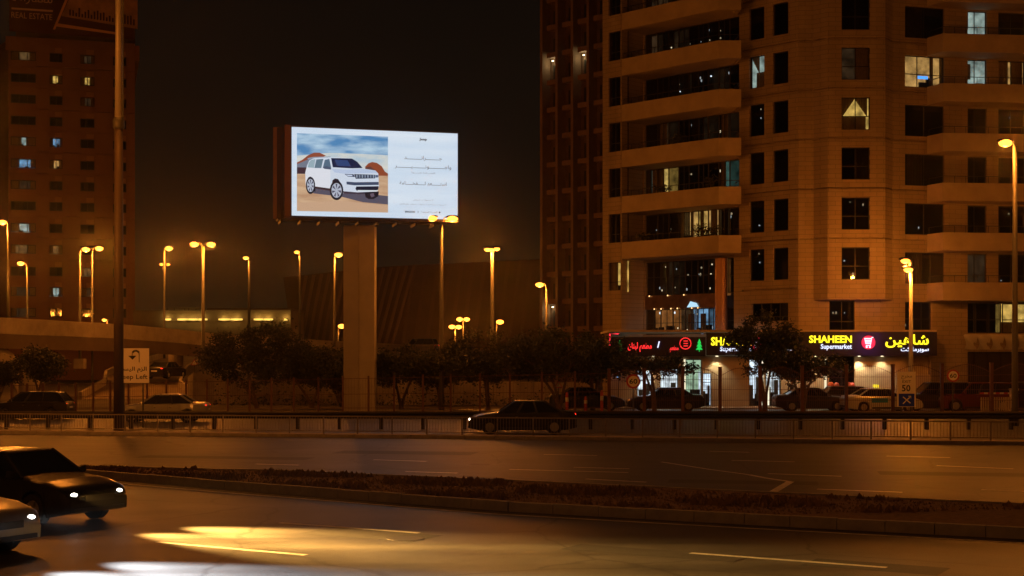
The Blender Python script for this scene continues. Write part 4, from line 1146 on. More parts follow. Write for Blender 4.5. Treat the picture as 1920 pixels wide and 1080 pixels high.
pic([(385, 385), (440, 372), (600, 365), (600, 372), (440, 382), (400, 398)], '#8b97a8')
pic([(820, 528), (1018, 532), (1018, 566), (835, 572)], '#28334a')
for i in range(7): pic([(838 + i * 26, 534), (852 + i * 26, 534), (852 + i * 26, 562), (840 + i * 26, 563)], '#8d99ab' if i % 2 == 0 else '#7a8699')
pic([(728, 528), (815, 530), (828, 556), (760, 552)], '#303e5c'); pic([(740, 534), (800, 537), (806, 548), (760, 546)], '#c8d4ea')
pic([(1020, 534), (1046, 536), (1048, 556), (1020, 560)], '#4a5b7c')
pic([(748, 600), (830, 605), (1050, 600), (1050, 628), (820, 634), (750, 626)], '#39465f')
pic([(840, 645), (1050, 640), (1046, 672), (1000, 690), (850, 690), (832, 668)], '#141a2c')
pic([(715, 690), (850, 700), (1040, 690), (1030, 706), (850, 716), (720, 712)], '#3a2f3c')
pic([(455, 648), (610, 668), (610, 690), (460, 668)], '#3b2b30')
pic([(850, 678), (1040, 678), (1040, 690), (850, 692)], '#cfd6de')
def wheel(cx, cy, rx, ry):
    import math as mm
    e_ = lambda f: [(cx + rx * f * mm.cos(t * PI / 12), cy + ry * f * mm.sin(t * PI / 12)) for t in range(24)]
    pic(e_(1.12), '#1a1a24'); pic(e_(.84), '#aeb6c6')
    for i in range(7):
        a_ = i * 2 * PI / 7; b_ = a_ + .42
        pic([(cx + rx * .15 * mm.cos(a_), cy + ry * .15 * mm.sin(a_)), (cx + rx * .76 * mm.cos(a_), cy + ry * .76 * mm.sin(a_)), (cx + rx * .76 * mm.cos(b_), cy + ry * .76 * mm.sin(b_))], '#4b4a5e')
pic([(385, 590), (395, 565), (415, 556), (430, 575), (440, 640), (460, 660), (460, 700), (400, 660)], '#1d1822')
pic([(610, 640), (618, 590), (640, 572), (670, 578), (692, 610), (712, 690), (640, 690)], '#1f1c28')
wheel(415, 640, 38, 72); wheel(655, 684, 56, 82)
pic([(915, 700), (1050, 690), (1045, 735), (1000, 762), (950, 762), (925, 745)], '#1a1721'); pic([(965, 715), (1000, 705), (1010, 735), (980, 748)], '#5f5362')
# the printed words
M_ADT = mat('ad_ink', (.10, .11, .14), .7)
def adtext(body, xa, xb, ya, yb, m=M_ADT, bold=0.):
    u0_, z1_ = cu(xa, ya); u1_, z0_ = cu(xb, yb)
    text(body, m, BB, u0_, u1_, z0_, z1_, -.024, 0, bold=bold)
adtext('Jeep', 1438, 1512, 180, 212, bold=.03)
K = 'ـ'
M_ADB = mat('ad_ink_brown', (.16, .12, .11), .7)
adtext(arabic('جـ' + K * 7 + 'ـرانـ' + K * 8 + 'ـد'), 1295, 1655, 345, 400, M_ADB)
adtext(arabic('واجـ' + K * 8 + 'ـونـ' + K * 6 + 'ـيـ' + K * 7 + 'ـر'), 1205, 1745, 425, 482, M_ADB)
M_ADL = mat('ad_ink_light', (.32, .34, .38), .7)
adtext(arabic('الفخـ' + K * 2 + 'ـامة بعينـ' + K * 2 + 'ـها'), 1365, 1590, 498, 522, M_ADL)
adtext(arabic('استـ' + K * 4 + 'ـعد لـ' + K * 3 + 'ـفخـ' + K * 3 + 'ـامة'), 1250, 1700, 585, 628, M_ADB)
adtext(arabic('٣ سنوات ضمان'), 1375, 1575, 755, 776, M_ADL)
adtext(arabic('٣ سنوات خدمة و ٣ سنوات ضمان عام كامل'), 1250, 1700, 795, 820, M_ADL)
adtext('80055500', 1302, 1397, 866, 886, bold=.03)
adtext('|', 1424, 1428, 866, 888); adtext(arabic('العربية المتحدة'), 1455, 1610, 868, 890)
k = MB(); u_, z_ = cu(1633, 880); k.disc((u_, -.028, z_), .055, .006, 12); k.build('dot_print', M_ADT, BB)
# catwalk under the board and the pillar
k = MB(); k.box(-.9, WB - .6, -.75, .55, zb_ - .34, zb_ - .24); k.build('catwalk', M_DKSTEEL, BB)
for i in range(9):
    k = MB(); x = -.7 + i * (WB - .2) / 8.6; k.box(x - .04, x + .04, -.75, .9, zb_ - .52, zb_ - .345); k.build('bracket', M_BLACK, BB)
k = MB(); k.bar((-.9, -.72, zb_ - .12), (WB - .6, -.72, zb_ - .12), .03, .03); k.build('catwalk_rail', M_DKSTEEL, BB)
pa, pb = XP(645, 88.2), XP(703, 88.2)
zz = 0; zc = zb_ - .55
M_PIL = mat('pillar_panel', (.46, .42, .37), .6, .05, noise=.1, nscale=.8)
cs = [0, 1.5, 3.0, 4.5, 6.0, 7.3, 8.6, 9.9, zc]
for a_, b_ in zip(cs, cs[1:]):
    for (xa, xb) in ((pa, (pa + pb) / 2 - .02), ((pa + pb) / 2 + .005, pb)):
        k = MB(); k.box(xa, xb - .005, 87.9, 88.9, a_ + .012, b_ - .006); k.build('pillar_panel', M_PIL, BB, True)
k = MB(); k.box(pa + .03, pb - .03, 87.95, 89.6, 0, zc + .1); k.build('pillar', M_PIL, BB, True)
# light thrown forward by the lit face
al = light(BB, 'AREA', (WB / 2, -.35, zb_ + HB / 2), 260, (.75, .87, 1.0), 1, 'face_light', (R(90), 0, 0), shape='RECTANGLE', size=WB, size_y=HB)
al.visible_camera = True
bpy.data.objects.remove(al)              # the lit face itself is light enough

# ================================================================ street lamps
def street_lamp(label, px, ptop, Y, heads, zbase=0., rb=.13, rt=.07, w=1.0, group='street lamps with orange light', plinth=False, lens=1.0, mat_=None):
    base = Vector((XP(px, Y), Y, zbase)); zt = ZP(ptop, Y)
    t = thing('street_lamp', label, 'street lamp', base, 0, group)
    h = zt - zbase
    k = MB(); k.tube([(0, 0, 0), (0, 0, .9), (0, 0, h)], [rb * 1.15, rb, rt], 12); k.build('pole', mat_ or M_STEEL, t, smooth=True)
    if plinth:
        k = MB(); k.box(-.4, .4, -.4, .4, 0, .8); k.build('plinth', M_CONC, t)
    for (hx, hy) in heads:
        dx = XP(hx, Y) - base.x; dz = ZP(hy, Y) - zbase
        s = 1 if dx >= 0 else -1
        ax = dx - s * .32 if abs(dx) > .35 else dx * .3
        k = MB(); k.tube([(0, 0, h - .15), (ax * .5, -.05, (h + dz) / 2 + .14), (ax, -.1, dz + .16)], .035, 8); k.build('arm', mat_ or M_STEEL, t)
        k = MB(); k.ell((dx, -.1, dz + .12), .42, .17, .12, 12, 8); hd = k.build('lamp_head', M_DKSTEEL, t, smooth=True)
        k = MB(); k.ell((dx, -.12, dz + .01),   .34 * lens, .22 * lens, .20 * lens, 12, 8); k.build('lens', M_LAMP, hd, smooth=True)  # lens drawn larger than life, the lamp's glow put into its size
        light(t, 'POINT', (dx, -.12, dz - .28), LAMP_W * w, SODIUM, .12)
    return t
street_lamp('single headed lamp on the flyover at the left edge, in front of the tower', 15, 421, 112, [(6, 417)], 6.2, .11, w=1.6, mat_=M_DKSTEEL)
street_lamp('single headed lamp leaning left, tall pole before the curved wall', 51, 499, 130, [(40, 494)], 0)
street_lamp('single headed lamp leaning right on a concrete plinth under the flyover', 150, 472, 115, [(162, 468)], 2.4, plinth=True, w=1.7)
street_lamp('thin pole lamp with head to the right, beside the plinth lamp', 173, 470, 118, [(187, 466)], 1.2, .1, .06, w=1.7)
street_lamp('single lamp rising before the low hall, twin lamp glowing behind its pole', 308, 470, 128, [(317.5, 466)], 3.2, .1)
street_lamp('small distant twin lamp seen behind the taller single lamp pole', 309, 501, 240, [(303, 496), (315.5, 496)], 2, .14, .1, .7)
street_lamp('double headed lamp with thick pole between ramp and trees', 381, 462, 109, [(365, 458), (396.5, 458.5)], 0, .16, .1)
street_lamp('distant dark pole lamp left of the striped hall', 467, 489, 165, [(461.5, 484)], 5.0, .17, .12, .8, mat_=M_BLACK)
street_lamp('distant dark pole lamp above the striped hall corner', 562, 480, 175, [(557, 473)], 5.0, .15, .1, .8, mat_=M_BLACK)
street_lamp('single lamp standing close to the left side of the billboard pillar', 627, 481, 118, [(635, 478)], 4.2, .1)
street_lamp('tall double headed lamp in front of the billboard lower right corner', 828, 415, 89, [(810, 410), (848.5, 410.5)], 0, .15, .09)
street_lamp('triple headed tall lamp between the billboard and the buildings', 923, 470, 116, [(914, 468), (921, 468.5), (931, 467)], 0, .2, .13, .6, lens=.8)
street_lamp('single lamp with head to the left, in front of the dark tower', 1025, 539, 111, [(1012, 534)], 0, .14, .08)
street_lamp('lower of the two small distant twin lamps over the flyover', 853.5, 615, 195, [(847.5, 613), (860, 613.5)], 2, .10, .08, .6, lens=1.35)
street_lamp('upper of the two small distant twin lamps over the flyover', 868.5, 602, 198, [(862, 599), (875, 599)], 2, .10, .08, .6, lens=1.35)
street_lamp('small distant single lamp right of the triple lamp pole', 930.5, 607, 190, [(937.5, 604)], 2, .10, .08, .6, lens=1.5)
street_lamp('small distant lamp glowing beside the billboard pillar', 634, 614, 190, [(641, 612)], 2, .10, .07, .6, lens=1.5)
street_lamp('small lamp low on the flyover wall in front of the left tower', 202, 604, 150, [(196.5, 600)], 5.4, .1, .08, .6, lens=.8)
street_lamp('medium lamp in front of the supermarket sign', 1708, 489, 86, [(1696.5, 489.5), (1702, 506)], 0, .15, .1, 1.0, lens=.85, mat_=mat('pale_pole', (.26, .25, .24), .5))
street_lamp('tall lamp with long pole at the right edge, before the balconies', 1903, 274, 69.5, [(1883.5, 269)], 0, .16, .1, 1.0)
# lamps carrying the rows on outside the frame, mostly unseen and added for light
OFF = 'unseen street lamps added outside the frame'
street_lamp('street lamp of the avenue row just beyond the left edge', -30, 492, 110, [(-8, 494)], 0, w=.8)
for X_, Y_, w_, where in ((22.4, 57, .85, 'added just right of the picture, before the right wing'), (52, 74, 1.0, 'far right of the picture, by the shops'), (-72, 150, 2.0, 'added far left of the picture, to light the left tower'), (-22.5, 54, 2.0, 'added left of the picture, by the guard rail'), (6, 4, .5, 'straight above the near lanes'), (34, 8, .5, 'beside the near lanes on the right'), (-30, 14, .8, 'beside the near lanes on the left')):
    t = thing('street_lamp', 'street lamp ' + where, 'street lamp', (X_, Y_, 0), 0, OFF)
    k = MB(); k.tube([(0, 0, 0), (0, 0, 13)], [.16, .08], 10); k.build('pole', M_STEEL, t)
    for s_ in (-1, 1):
        k = MB(); k.tube([(0, 0, 12.9), (s_ * 1.0, 0, 13.2)], .04, 6); k.build('arm', M_STEEL, t)
        k = MB(); k.ell((s_ * 1.2, 0, 13.18), .42, .17, .12, 10, 6); k.build('lamp_head', M_DKSTEEL, t)
        k = MB(); k.ell((s_ * 1.2, 0, 13.06), .3, .17, .13, 10, 6); k.build('lens', M_LAMP, t)
        light(t, 'POINT', (s_ * 1.2, 0, 12.8), LAMP_W * w_, SODIUM, .12)
# high mast in front of the left tower
HM = thing('light_mast', 'very tall thick lamp mast crossing the left tower, collar half way up', 'lamp mast', (XP(222.5, 64.5), 64.5, 0))
zc_ = ZP(237, 64.5)
k = MB(); k.tube([(0, 0, 0), (0, 0, zc_)], [.23, .19], 16); k.build('lower_pole', mat('mast_shaded', (.09, .06, .045), .55, .2), HM, smooth=True)  # same mast in a darker colour, its dimmer light painted in
k = MB(); k.tube([(0, 0, zc_ - .12), (0, 0, zc_ - .05), (0, 0, zc_ + .25), (0, 0, zc_ + .4)], [.2, .27, .27, .2], 16); k.build('collar', M_STEEL, HM, smooth=True)
k = MB(); k.tube([(0.0, 0, zc_ + .3), (0.0, 0, 26)], [.17, .11], 14); k.build('upper_pole', mat('mast_lamplit', (.34, .31, .28), .5, .2), HM, smooth=True)  # paler colour carries the brightness from the lamps overhead
k = MB(); k.tube([(.2, 0, zc_ + .2), (.2, 0, 25)], .035, 8); k.build('cable_duct', M_STEEL, HM)
for a_ in range(4):
    c, s_ = math.cos(a_ * PI / 2 + .4), math.sin(a_ * PI / 2 + .4)
    k = MB(); k.tube([(0, 0, 25.5), (c * 1.1, s_ * 1.1, 25.7)], .04, 6); k.build('arm', M_STEEL, HM)
    k = MB(); k.ell((c * 1.3, s_ * 1.3, 25.6), .35, .35, .12, 10, 6); hd = k.build('lamp_head', M_DKSTEEL, HM)
    light(HM, 'POINT', (c * 1.3, s_ * 1.3, 25.3), LAMP_W * .9, SODIUM, .12)

# ================================================================ road signs
def rect_sign(name, label, cat, px0, px1, y0, y1, Y, posts, m, zb=0.):
    t = thing(name, label, cat, (XP(px0, Y), Y, zb)); s = Y / F
    z1, z0 = ZP(y0, Y) - zb, ZP(y1, Y) - zb
    k = MB(); W = (px1 - px0) * s; k.box(0, W, 0, .035, z0, z1); k.build('sign_plate', m, t)
    for f in posts:
        k = MB(); k.tube([(W * f, .09, 0), (W * f, .09, z1 - .05)], .04, 8); k.build('post', M_STEEL, t)
    return t, (lambda px: (px - px0) * s), (lambda py: ZP(py, Y) - zb)
M_SIGNW = mat('sign_white', (.88, .84, .80), .45)
t, X, Z = rect_sign('road_sign', 'white u-turn sign reading Keep Left, partly behind the tall mast', 'road sign', 219, 279.5, 653, 718, 67.6, (.2, .8), M_SIGNW)
k = MB(); pts = [(261, 679), (261, 664)] + [(254.5 + 6.5 * math.cos(a_), 663.5 - 6 * math.sin(a_)) for a_ in [PI * i / 8 for i in range(9)]] + [(248, 668)]
for p, q in zip(pts, pts[1:]): k.bar((X(p[0]), -.006, Z(p[1])), (X(q[0]), -.006, Z(q[1])), .008, .09)
k.add([(X(240.5), -.009, Z(667)), (X(255.5), -.009, Z(667)), (X(248.5), -.009, Z(674.5))], [(0, 2, 1)]); k.build('arrow_symbol', M_BLACK, t)
text(arabic('الزم اليسار'), M_BLACK, t, X(221), X(275), Z(699), Z(687.5), -.005, 0, bold=.02)
text('Keep Left', M_BLACK, t, X(221), X(276.5), Z(713.5), Z(702), -.005, 0, bold=.01)
def round_sign(label, cx, cy, r, Y, num):
    t = thing('speed_sign', label, 'road sign', (XP(cx, Y), Y, .0), 0, 'round sixty speed limit signs'); s = Y / F; zc = ZP(cy, Y)
    k = MB(); k.tube([(0, .06, 0), (0, .06, zc + r * s * .6)], .035, 8); k.build('post', M_STEEL, t)
    k = MB(); k.disc((0, .0, zc), r * s, .03, 28); k.build('red_ring', M_RED, t)
    k = MB(); k.disc((0, -.022, zc), r * s * .76, .006, 28); k.build('sign_plate', M_SIGNW, t)
    text(num, M_BLACK, t, -r * s * .56, r * s * .56, zc - r * s * .36, zc + r * s * .36, -.028, 0, bold=.02)
round_sign('round red rimmed 60 speed sign left of the leafy tree', 1187.5, 715, 13.5, 79.5, '60')
round_sign('round red rimmed 60 speed sign near the right wing of the block', 1787, 704.5, 11.5, 79.2, '60')
t, X, Z = rect_sign('exit_sign', 'upright exit 50 sign with a blue lower panel before the fence', 'road sign', 1682, 1717, 697, 763, 79.6, (.25, .75), M_SIGNW)
text(arabic('مخرج'), M_BLACK, t, X(1690), X(1710), Z(711), Z(703), -.005, 0)
text('EXIT', M_BLACK, t, X(1692), X(1708), Z(718), Z(713), -.005, 0)
text('50', M_BLACK, t, X(1691), X(1707), Z(734), Z(721.5), -.005, 0, bold=.02)
k = MB(); k.box(X(1685), X(1714.5), -.008, .0, Z(762), Z(738)); k.build('blue_panel', M_BLUE, t)
k = MB()
for (a_, b_) in (((1693, 757), (1700, 750)), ((1700, 750), (1708, 743)), ((1700, 750), (1693, 744)), ((1708, 743), (1703, 743)), ((1708, 743), (1708, 748)), ((1700, 750), (1707, 756))):
    k.bar((X(a_[0]), -.012, Z(a_[1])), (X(b_[0]), -.012, Z(b_[1])), .006, .055)
k.build('road_symbol', M_SIGNW, t)
def tri_sign(label, cx, y0, y1, Y):
    t = thing('warning_sign', label, 'road sign', (XP(cx, Y), Y, 0), 0, 'triangular warning signs'); s = Y / F
    zt_, z0_ = ZP(y0, Y), ZP(y1, Y); h_ = zt_ - z0_; w_ = h_ * .58
    k = MB(); k.tube([(0, .05, 0), (0, .05, zt_ - .1)], .035, 8); k.build('post', M_STEEL, t)
    def tri(sc, y, th, m, nm):
        zc = z0_ + h_ * .36; k = MB(); q = [(-w_ * sc, zc + (z0_ - zc) * sc), (w_ * sc, zc + (z0_ - zc) * sc), (0, zc + (zt_ - zc) * sc)]
        k.add([(x, y, z) for x, z in q] + [(x, y + th, z) for x, z in q], [(0, 1, 2), (5, 4, 3), (0, 3, 4, 1), (1, 4, 5, 2), (2, 5, 3, 0)]); k.build(nm, m, t)
    tri(1, 0, .03, M_RED, 'red_border'); tri(.68, -.008, .006, M_SIGNW, 'sign_plate')
    k = MB(); k.bar((0, -.012, z0_ + h_ * .18), (0, -.012, z0_ + h_ * .55), .006, .05); k.build('symbol', M_BLACK, t)
tri_sign('white triangular warning sign below the lamp at the dark tower', 1047, 713, 727, 88)
tri_sign('small white triangular warning sign at the ramp corner', 364.5, 673, 685, 108)

# ================================================================ trees
def tree(label, px, ytop, ybot, wpx, Y, seed, dens=1.0, name='shade_tree'):
    r = random.Random(seed); x = XP(px, Y); s = Y / F
    t = thing(name, label, 'tree', (x, Y, .0), 0, 'dark street trees before the buildings')
    zt, zb, hw = ZP(ytop, Y), ZP(ybot, Y), wpx * s / 2
    k = MB(); tips = []
    nst = r.choice((2, 3, 3))
    for i in range(nst):
        a_ = r.uniform(0, 2 * PI); lean = r.uniform(.15, .45)
        mid = Vector((math.cos(a_) * lean * .6 * hw * .5, math.sin(a_) * .4, zb * .55)); 
        top_ = Vector((math.cos(a_) * lean * hw * 1.3, math.sin(a_) * lean * hw * .8, zb + (zt - zb) * .35))
        k.tube([(r.uniform(-.08, .08), r.uniform(-.08, .08), 0), mid * .6, mid, top_], [.13, .11, .09, .05], 7)
        for j in range(4):
            b_ = r.uniform(0, 2 * PI); tip = top_ + Vector((math.cos(b_) * hw * .6, math.sin(b_) * hw * .5, r.uniform(-.2, .8) * (zt - zb) * .4))
            k.tube([mid.lerp(top_, r.uniform(.4, 1)), tip], [.045, .015], 5); tips.append(tip)
    k.build('trunk', M_BARK, t)
    # crown: clumps of leaf-sized faces through an uneven volume
    cl = [(p, r.uniform(.45, .8)) for p in tips]
    zc = (zt + zb) / 2; hz_ = (zt - zb) / 2
    for i in range(int(40 * dens)):
        while True:
            q = Vector((r.uniform(-1, 1), r.uniform(-1, 1), r.uniform(-1, 1)))
            if q.length < 1: break
        edge = 1 - .25 * abs(q.x)
        cl.append((Vector((q.x * hw, q.y * min(hw, 2.2), zc + q.z * hz_ * edge)), r.uniform(.3, .75) * min(1, hz_ * .75 + .15)))
    k = MB()
    for c, rad in cl:
        for j in range(int(150 * (rad / .5) ** 2)):
            q = Vector((r.gauss(0, .5), r.gauss(0, .5), r.gauss(0, .38))) * rad
            p = c + q; L = r.uniform(.06, .13); W_ = L * r.uniform(.4, .7)
            a_ = Vector((r.uniform(-1, 1), r.uniform(-1, 1), r.uniform(-.7, .7))).normalized(); b_ = a_.cross(Vector((r.uniform(-1, 1), r.uniform(-1, 1), r.uniform(-1, 1)))).normalized()
            k.add([p - a_ * L, p + b_ * W_, p + a_ * L, p - b_ * W_], [(0, 1, 2, 3)])
    k.build('crown', M_LEAF, t)
tree('dense round tree right of the double lamp, biggest of the left trees', 484, 606, 726, 215, 93, 1, 1.5)
tree('smaller ragged tree left of the billboard pillar', 585, 645, 724, 160, 94, 2, 1.2)
tree('low dark tree tight against the left side of the pillar', 640, 672, 735, 90, 96, 12, .8)
tree('spreading tree just right of the billboard pillar', 752, 650, 724, 145, 92, 3, 1.2)
tree('low tree behind the tall double lamp pole', 826, 660, 722, 120, 94, 4)
tree('wide tree with forked trunk left of the triple lamp', 915, 626, 716, 205, 88, 5, 1.4)
tree('broad dark tree in front of the dark balcony tower', 1050, 612, 708, 235, 87, 6, 1.5)
tree('tree reaching over the red shop sign by the light strip', 1112, 640, 712, 90, 89.5, 7)
tree('bare forked tree in front of the green lit doorway', 1228, 664, 706, 170, 84.5, 8, .6)
tree('leafy tree covering the middle of the supermarket sign', 1434, 588, 706, 135, 84, 9, .95)
tree('drooping tree beside the yellow lit shop entrance', 1506, 662, 712, 115, 84.6, 10, .9)
tree('dark bush like tree at the far left under the flyover', 72, 655, 712, 90, 103, 11)
tree('dark tree cut by the left edge below the curved wall', -4, 676, 725, 70, 97, 13, .9)
hb = MB(); r = random.Random(3)
for i in range(1300):
    px = r.uniform(400, 1130); Y = 96.5 + r.uniform(-1, 1.2); z = .1 + abs(r.gauss(0, .45)) * (1 + .4 * math.sin(px * .05))
    p = Vector((XP(px, Y), Y, z)); L = r.uniform(.06, .13)
    a_ = Vector((r.uniform(-1, 1), r.uniform(-1, 1), r.uniform(-.6, .6))).normalized(); b_ = a_.cross(Vector((r.uniform(-1, 1), r.uniform(-1, 1), r.uniform(-1, 1)))).normalized()
    hb.add([p - a_ * L, p + b_ * L * .6, p + a_ * L, p - b_ * L * .6], [(0, 1, 2, 3)])
hedge = stuff(hb.build('ground_cover', M_LEAF))

# ================================================================ vehicles
def paint(name, col, rough=.28, metal=.2): return mat('car_paint_' + name, col, rough, metal)
M_TYRE = mat('tyre_rubber', (.018, .018, .018), .85)
M_RIM = mat('alloy_rim', (.45, .45, .45), .35, .8)
M_CGLASS = mat('car_glass', (.012, .014, .016), .08, 0, spec=.8)
M_TRIM = mat('car_trim', (.02, .02, .02), .5)
M_CHROME = mat('chrome_trim', (.6, .6, .6), .2, .9)
M_HL = emis('headlamp_lit', (1, .93, .80), 14.0)
M_HLO = mat('headlamp_off', (.55, .56, .58), .15, .3)
M_TL = emis('tail_lamp_lit', (1, .02, .01), 5.0)
M_TLO = mat('tail_lamp_off', (.30, .015, .012), .25)
def interp(tab, x):
    for (a, b) in zip(tab, tab[1:]):
        if a[0] <= x <= b[0]:
            t_ = (x - a[0]) / (b[0] - a[0]); return a[1] + (b[1] - a[1]) * t_
    return tab[0][1] if x < tab[0][0] else tab[-1][1]
CARS = {
 'sedan': dict(L=4.7, W=.90, wb=(-1.38, 1.42), wr=.33, belt=.92, roof=1.45, deck=[(-2.35, .86), (-2.25, 1.0), (-1.6, 1.04), (-1.5, 1.02), (.85, .98), (1.0, .97), (1.7, .90), (2.2, .76), (2.35, .58)], base=(-1.75, 1.05), top=(-.95, .28)),
 'suv': dict(L=4.8, W=.95, wb=(-1.40, 1.45), wr=.38, belt=1.08, roof=1.78, deck=[(-2.4, .95), (-2.32, 1.1), (-1.6, 1.12), (.85, 1.12), (1.05, 1.12), (1.9, 1.04), (2.28, .92), (2.4, .68)], base=(-2.28, 1.10), top=(-2.0, .42)),
 'hatch': dict(L=4.2, W=.87, wb=(-1.25, 1.28), wr=.31, belt=.94, roof=1.5, deck=[(-2.1, .85), (-2.02, .98), (-1.4, 1.0), (.85, 1.0), (1.0, .98), (1.6, .9), (1.98, .75), (2.1, .58)], base=(-2.0, 1.05), top=(-1.55, .35)),
}
def make_car(label, kind, pm, loc, rz, lit=None, name='parked_car', group='cars parked before the shops', taxi=None, cat='car', stripe=None, beam=0., beam_col=(1, .86, .62)):
    d = CARS[kind]; hl = d['L'] / 2; W = d['W']; wr = d['wr']
    t = thing(name, label, cat, loc, rz, group)
    xs = sorted(set([round(-hl + i * d['L'] / 44, 3) for i in range(45)] + [round(c + wr * 1.16 * q, 3) for c in d['wb'] for q in (-1.001, -1, -.8, -.5, 0, .5, .8, 1, 1.001)]))
    k = MB(); rings = []
    for x in xs:
        e_ = max(0, abs(x) - (hl - .5)) / .5
        w_ = W * (1 - .16 * e_ ** 2.2); zt = interp(d['deck'], x); zb0 = .20 + .10 * e_
        zo = zb0
        for c in d['wb']:
            q = wr * 1.16
            if abs(x - c) < q: zo = max(zb0, wr + math.sqrt(q * q - (x - c) ** 2))
        sh = min(d['belt'], zt - .05); mid = max(zo + .02, .55)
        mid = min(mid, sh - .03); zo = min(zo, mid - .02)
        rings.append([(x, -w_ * .80, zt), (x, -w_ * .93, sh + (zt - sh) * .5), (x, -w_ * .985, sh), (x, -w_, mid), (x, -w_ * .985, zo), (x, -w_ * .72, zo), (x, -w_ * .70, zb0),
                      (x, w_ * .70, zb0), (x, w_ * .72, zo), (x, w_ * .985, zo), (x, w_, mid), (x, w_ * .985, sh), (x, w_ * .93, sh + (zt - sh) * .5), (x, w_ * .80, zt), (x, 0, zt + .025)])
    n_ = 15; vs = [p for r_ in rings for p in r_]; fs = []
    for i in range(len(rings) - 1):
        for j in range(n_):
            j2 = (j + 1) % n_; fs.append((i * n_ + j, (i + 1) * n_ + j, (i + 1) * n_ + j2, i * n_ + j2))
    fs += [tuple(range(n_ - 1, -1, -1)), tuple(range((len(rings) - 1) * n_, len(rings) * n_))]
    k.add(vs, fs)
    bo = k.build('body', pm, t)
    bmx = bmesh.new(); bmx.from_mesh(bo.data); bmesh.ops.recalc_face_normals(bmx, faces=bmx.faces[:]); bmx.to_mesh(bo.data); bmx.free()
    for p in bo.data.polygons: p.use_smooth = True
    bo.data.set_sharp_from_angle(angle=R(38))
    # cabin
    xb, xf = d['base']; tb, tf = d['top']; zb = d['belt'] + .02; zr = d['roof']; wb_ = W * .90; wt = W * .68
    b = [(xb, -wb_ * .9, zb), (xf, -wb_ * .9, zb), (xf + .06, 0, zb), (xf, wb_ * .9, zb), (xb, wb_ * .9, zb)]
    def q(xbase, xtop, f, s_, o=0.): return (xbase + (xtop - xbase) * f, s_ * (wb_ + (wt - wb_) * f + o), zb + (zr - zb) * f)
    k = MB()
    k.add([q(xb, tb, 0, -1), q(xf, tf, 0, -1), q(xf, tf, .93, -1), q(xb, tb, .93, -1), q(xb, tb, 0, 1), q(xf, tf, 0, 1), q(xf, tf, .93, 1), q(xb, tb, .93, 1)],
          [(0, 1, 2, 3), (5, 4, 7, 6), (1, 5, 6, 2), (4, 0, 3, 7)]); k.build('window', M_CGLASS, t)
    k = MB(); vs = []
    for f, ins in ((.92, -.01), (.97, .0), (1.0, .10), (1.02, .35)):
        xa_ = xb + (tb - xb) * min(f, 1) + ins * .6; xc_ = xf + (tf - xf) * min(f, 1) - ins * .6; ww = (wb_ + (wt - wb_) * min(f, 1)) * (1 - ins * .45) + .012
        z_ = zb + (zr - zb) * f; vs += [(xa_ - .012, -ww, z_), (xc_ + .012, -ww, z_), (xc_ + .012, ww, z_), (xa_ - .012, ww, z_)]
    fs = []
    for i in range(3):
        for j in range(4): fs.append((4 * i + j, 4 * i + (j + 1) % 4, 4 * i + 4 + (j + 1) % 4, 4 * i + 4 + j))
    fs += [(12, 13, 14, 15), (3, 2, 1, 0)]
    k.add(vs, fs); k.build('roof', pm, t)
    for s_ in (-1, 1):
        for (xa_, xc_) in ((xb, tb), (xb + (xf - xb) * .40, tb + (tf - tb) * .38), (xb + (xf - xb) * .70, tb + (tf - tb) * .72), (xf - .02, tf - .02)):
            k = MB(); k.bar(q(xa_, xc_, -.02, s_, .008), q(xa_, xc_, .95, s_, .008), .05, .075); k.build('pillar', pm if xa_ in (xb, xf - .02) else M_TRIM, t)
        k = MB(); k.bar((xf - .02 - .18, s_ * (W * .92), zb + .05), (xf - .20, s_ * (W * 1.12), zb + .09), .12, .13); k.build('mirror', pm, t)
        for xx in (xb + (xf - xb) * .42, xb + (xf - xb) * .70):
            k = MB(); k.box(xx - .01, xx + .10, s_ * W * .985 - .02, s_ * W * .985 + .025, zb - .18, zb - .15); k.build('door_handle', M_CHROME, t)
            k = MB(); k.bar((xx + .16, s_ * (W * .985 + .003), zb - .03), (xx + .16, s_ * (W * .997), .36), .008, .012); k.build('door_seam', M_TRIM, t)
        k = MB(); k.bar((d['wb'][0] + .5, s_ * W * .985, .28), (d['wb'][1] - .5, s_ * W * .985, .28), .05, .10); k.build('sill', M_TRIM, t)
        zf = interp(d['deck'], hl - .12)
        k = MB(); k.ell((hl - .20, s_ * W * .66, zf - .10), .17, .19, .085, 12, 8); k.build('headlight', M_HL if lit in ('head', 'both') else M_HLO, t, smooth=True)
        zr_ = interp(d['deck'], -hl + .1)
        k = MB(); k.ell((-hl + .12, s_ * W * .70, zr_ - .14), .11, .17, .085, 12, 8); k.build('tail_light', M_TL if lit in ('tail', 'both') else M_TLO, t, smooth=True)
        for c in d['wb']:
            k = MB(); yy = s_ * (W - .10)
            prof_ = [(wr * .62, .10), (wr * .94, .105), (wr, .07), (wr, -.09), (wr * .62, -.09)]
            vs = []; N = 24
            for (rr, off) in prof_:
                for i in range(N): a_ = 2 * PI * i / N; vs.append((c + rr * math.cos(a_), yy + s_ * off, wr + rr * math.sin(a_)))
            k.add(vs, [(p * N + i, p * N + (i + 1) % N, (p + 1) * N + (i + 1) % N, (p + 1) * N + i) for p in range(4) for i in range(N)])
            tw = k.build('wheel', M_TYRE, t)
            k = MB(); k.disc((c, yy + s_ * .06, wr), wr * .60, .03, 20)
            for i in range(5):
                a_ = 2 * PI * i / 5; k.bar((c, yy + s_ * .085, wr), (c + wr * .56 * math.cos(a_), yy + s_ * .085, wr + wr * .56 * math.sin(a_)), .03, .07)
            k.build('rim', M_RIM, tw)
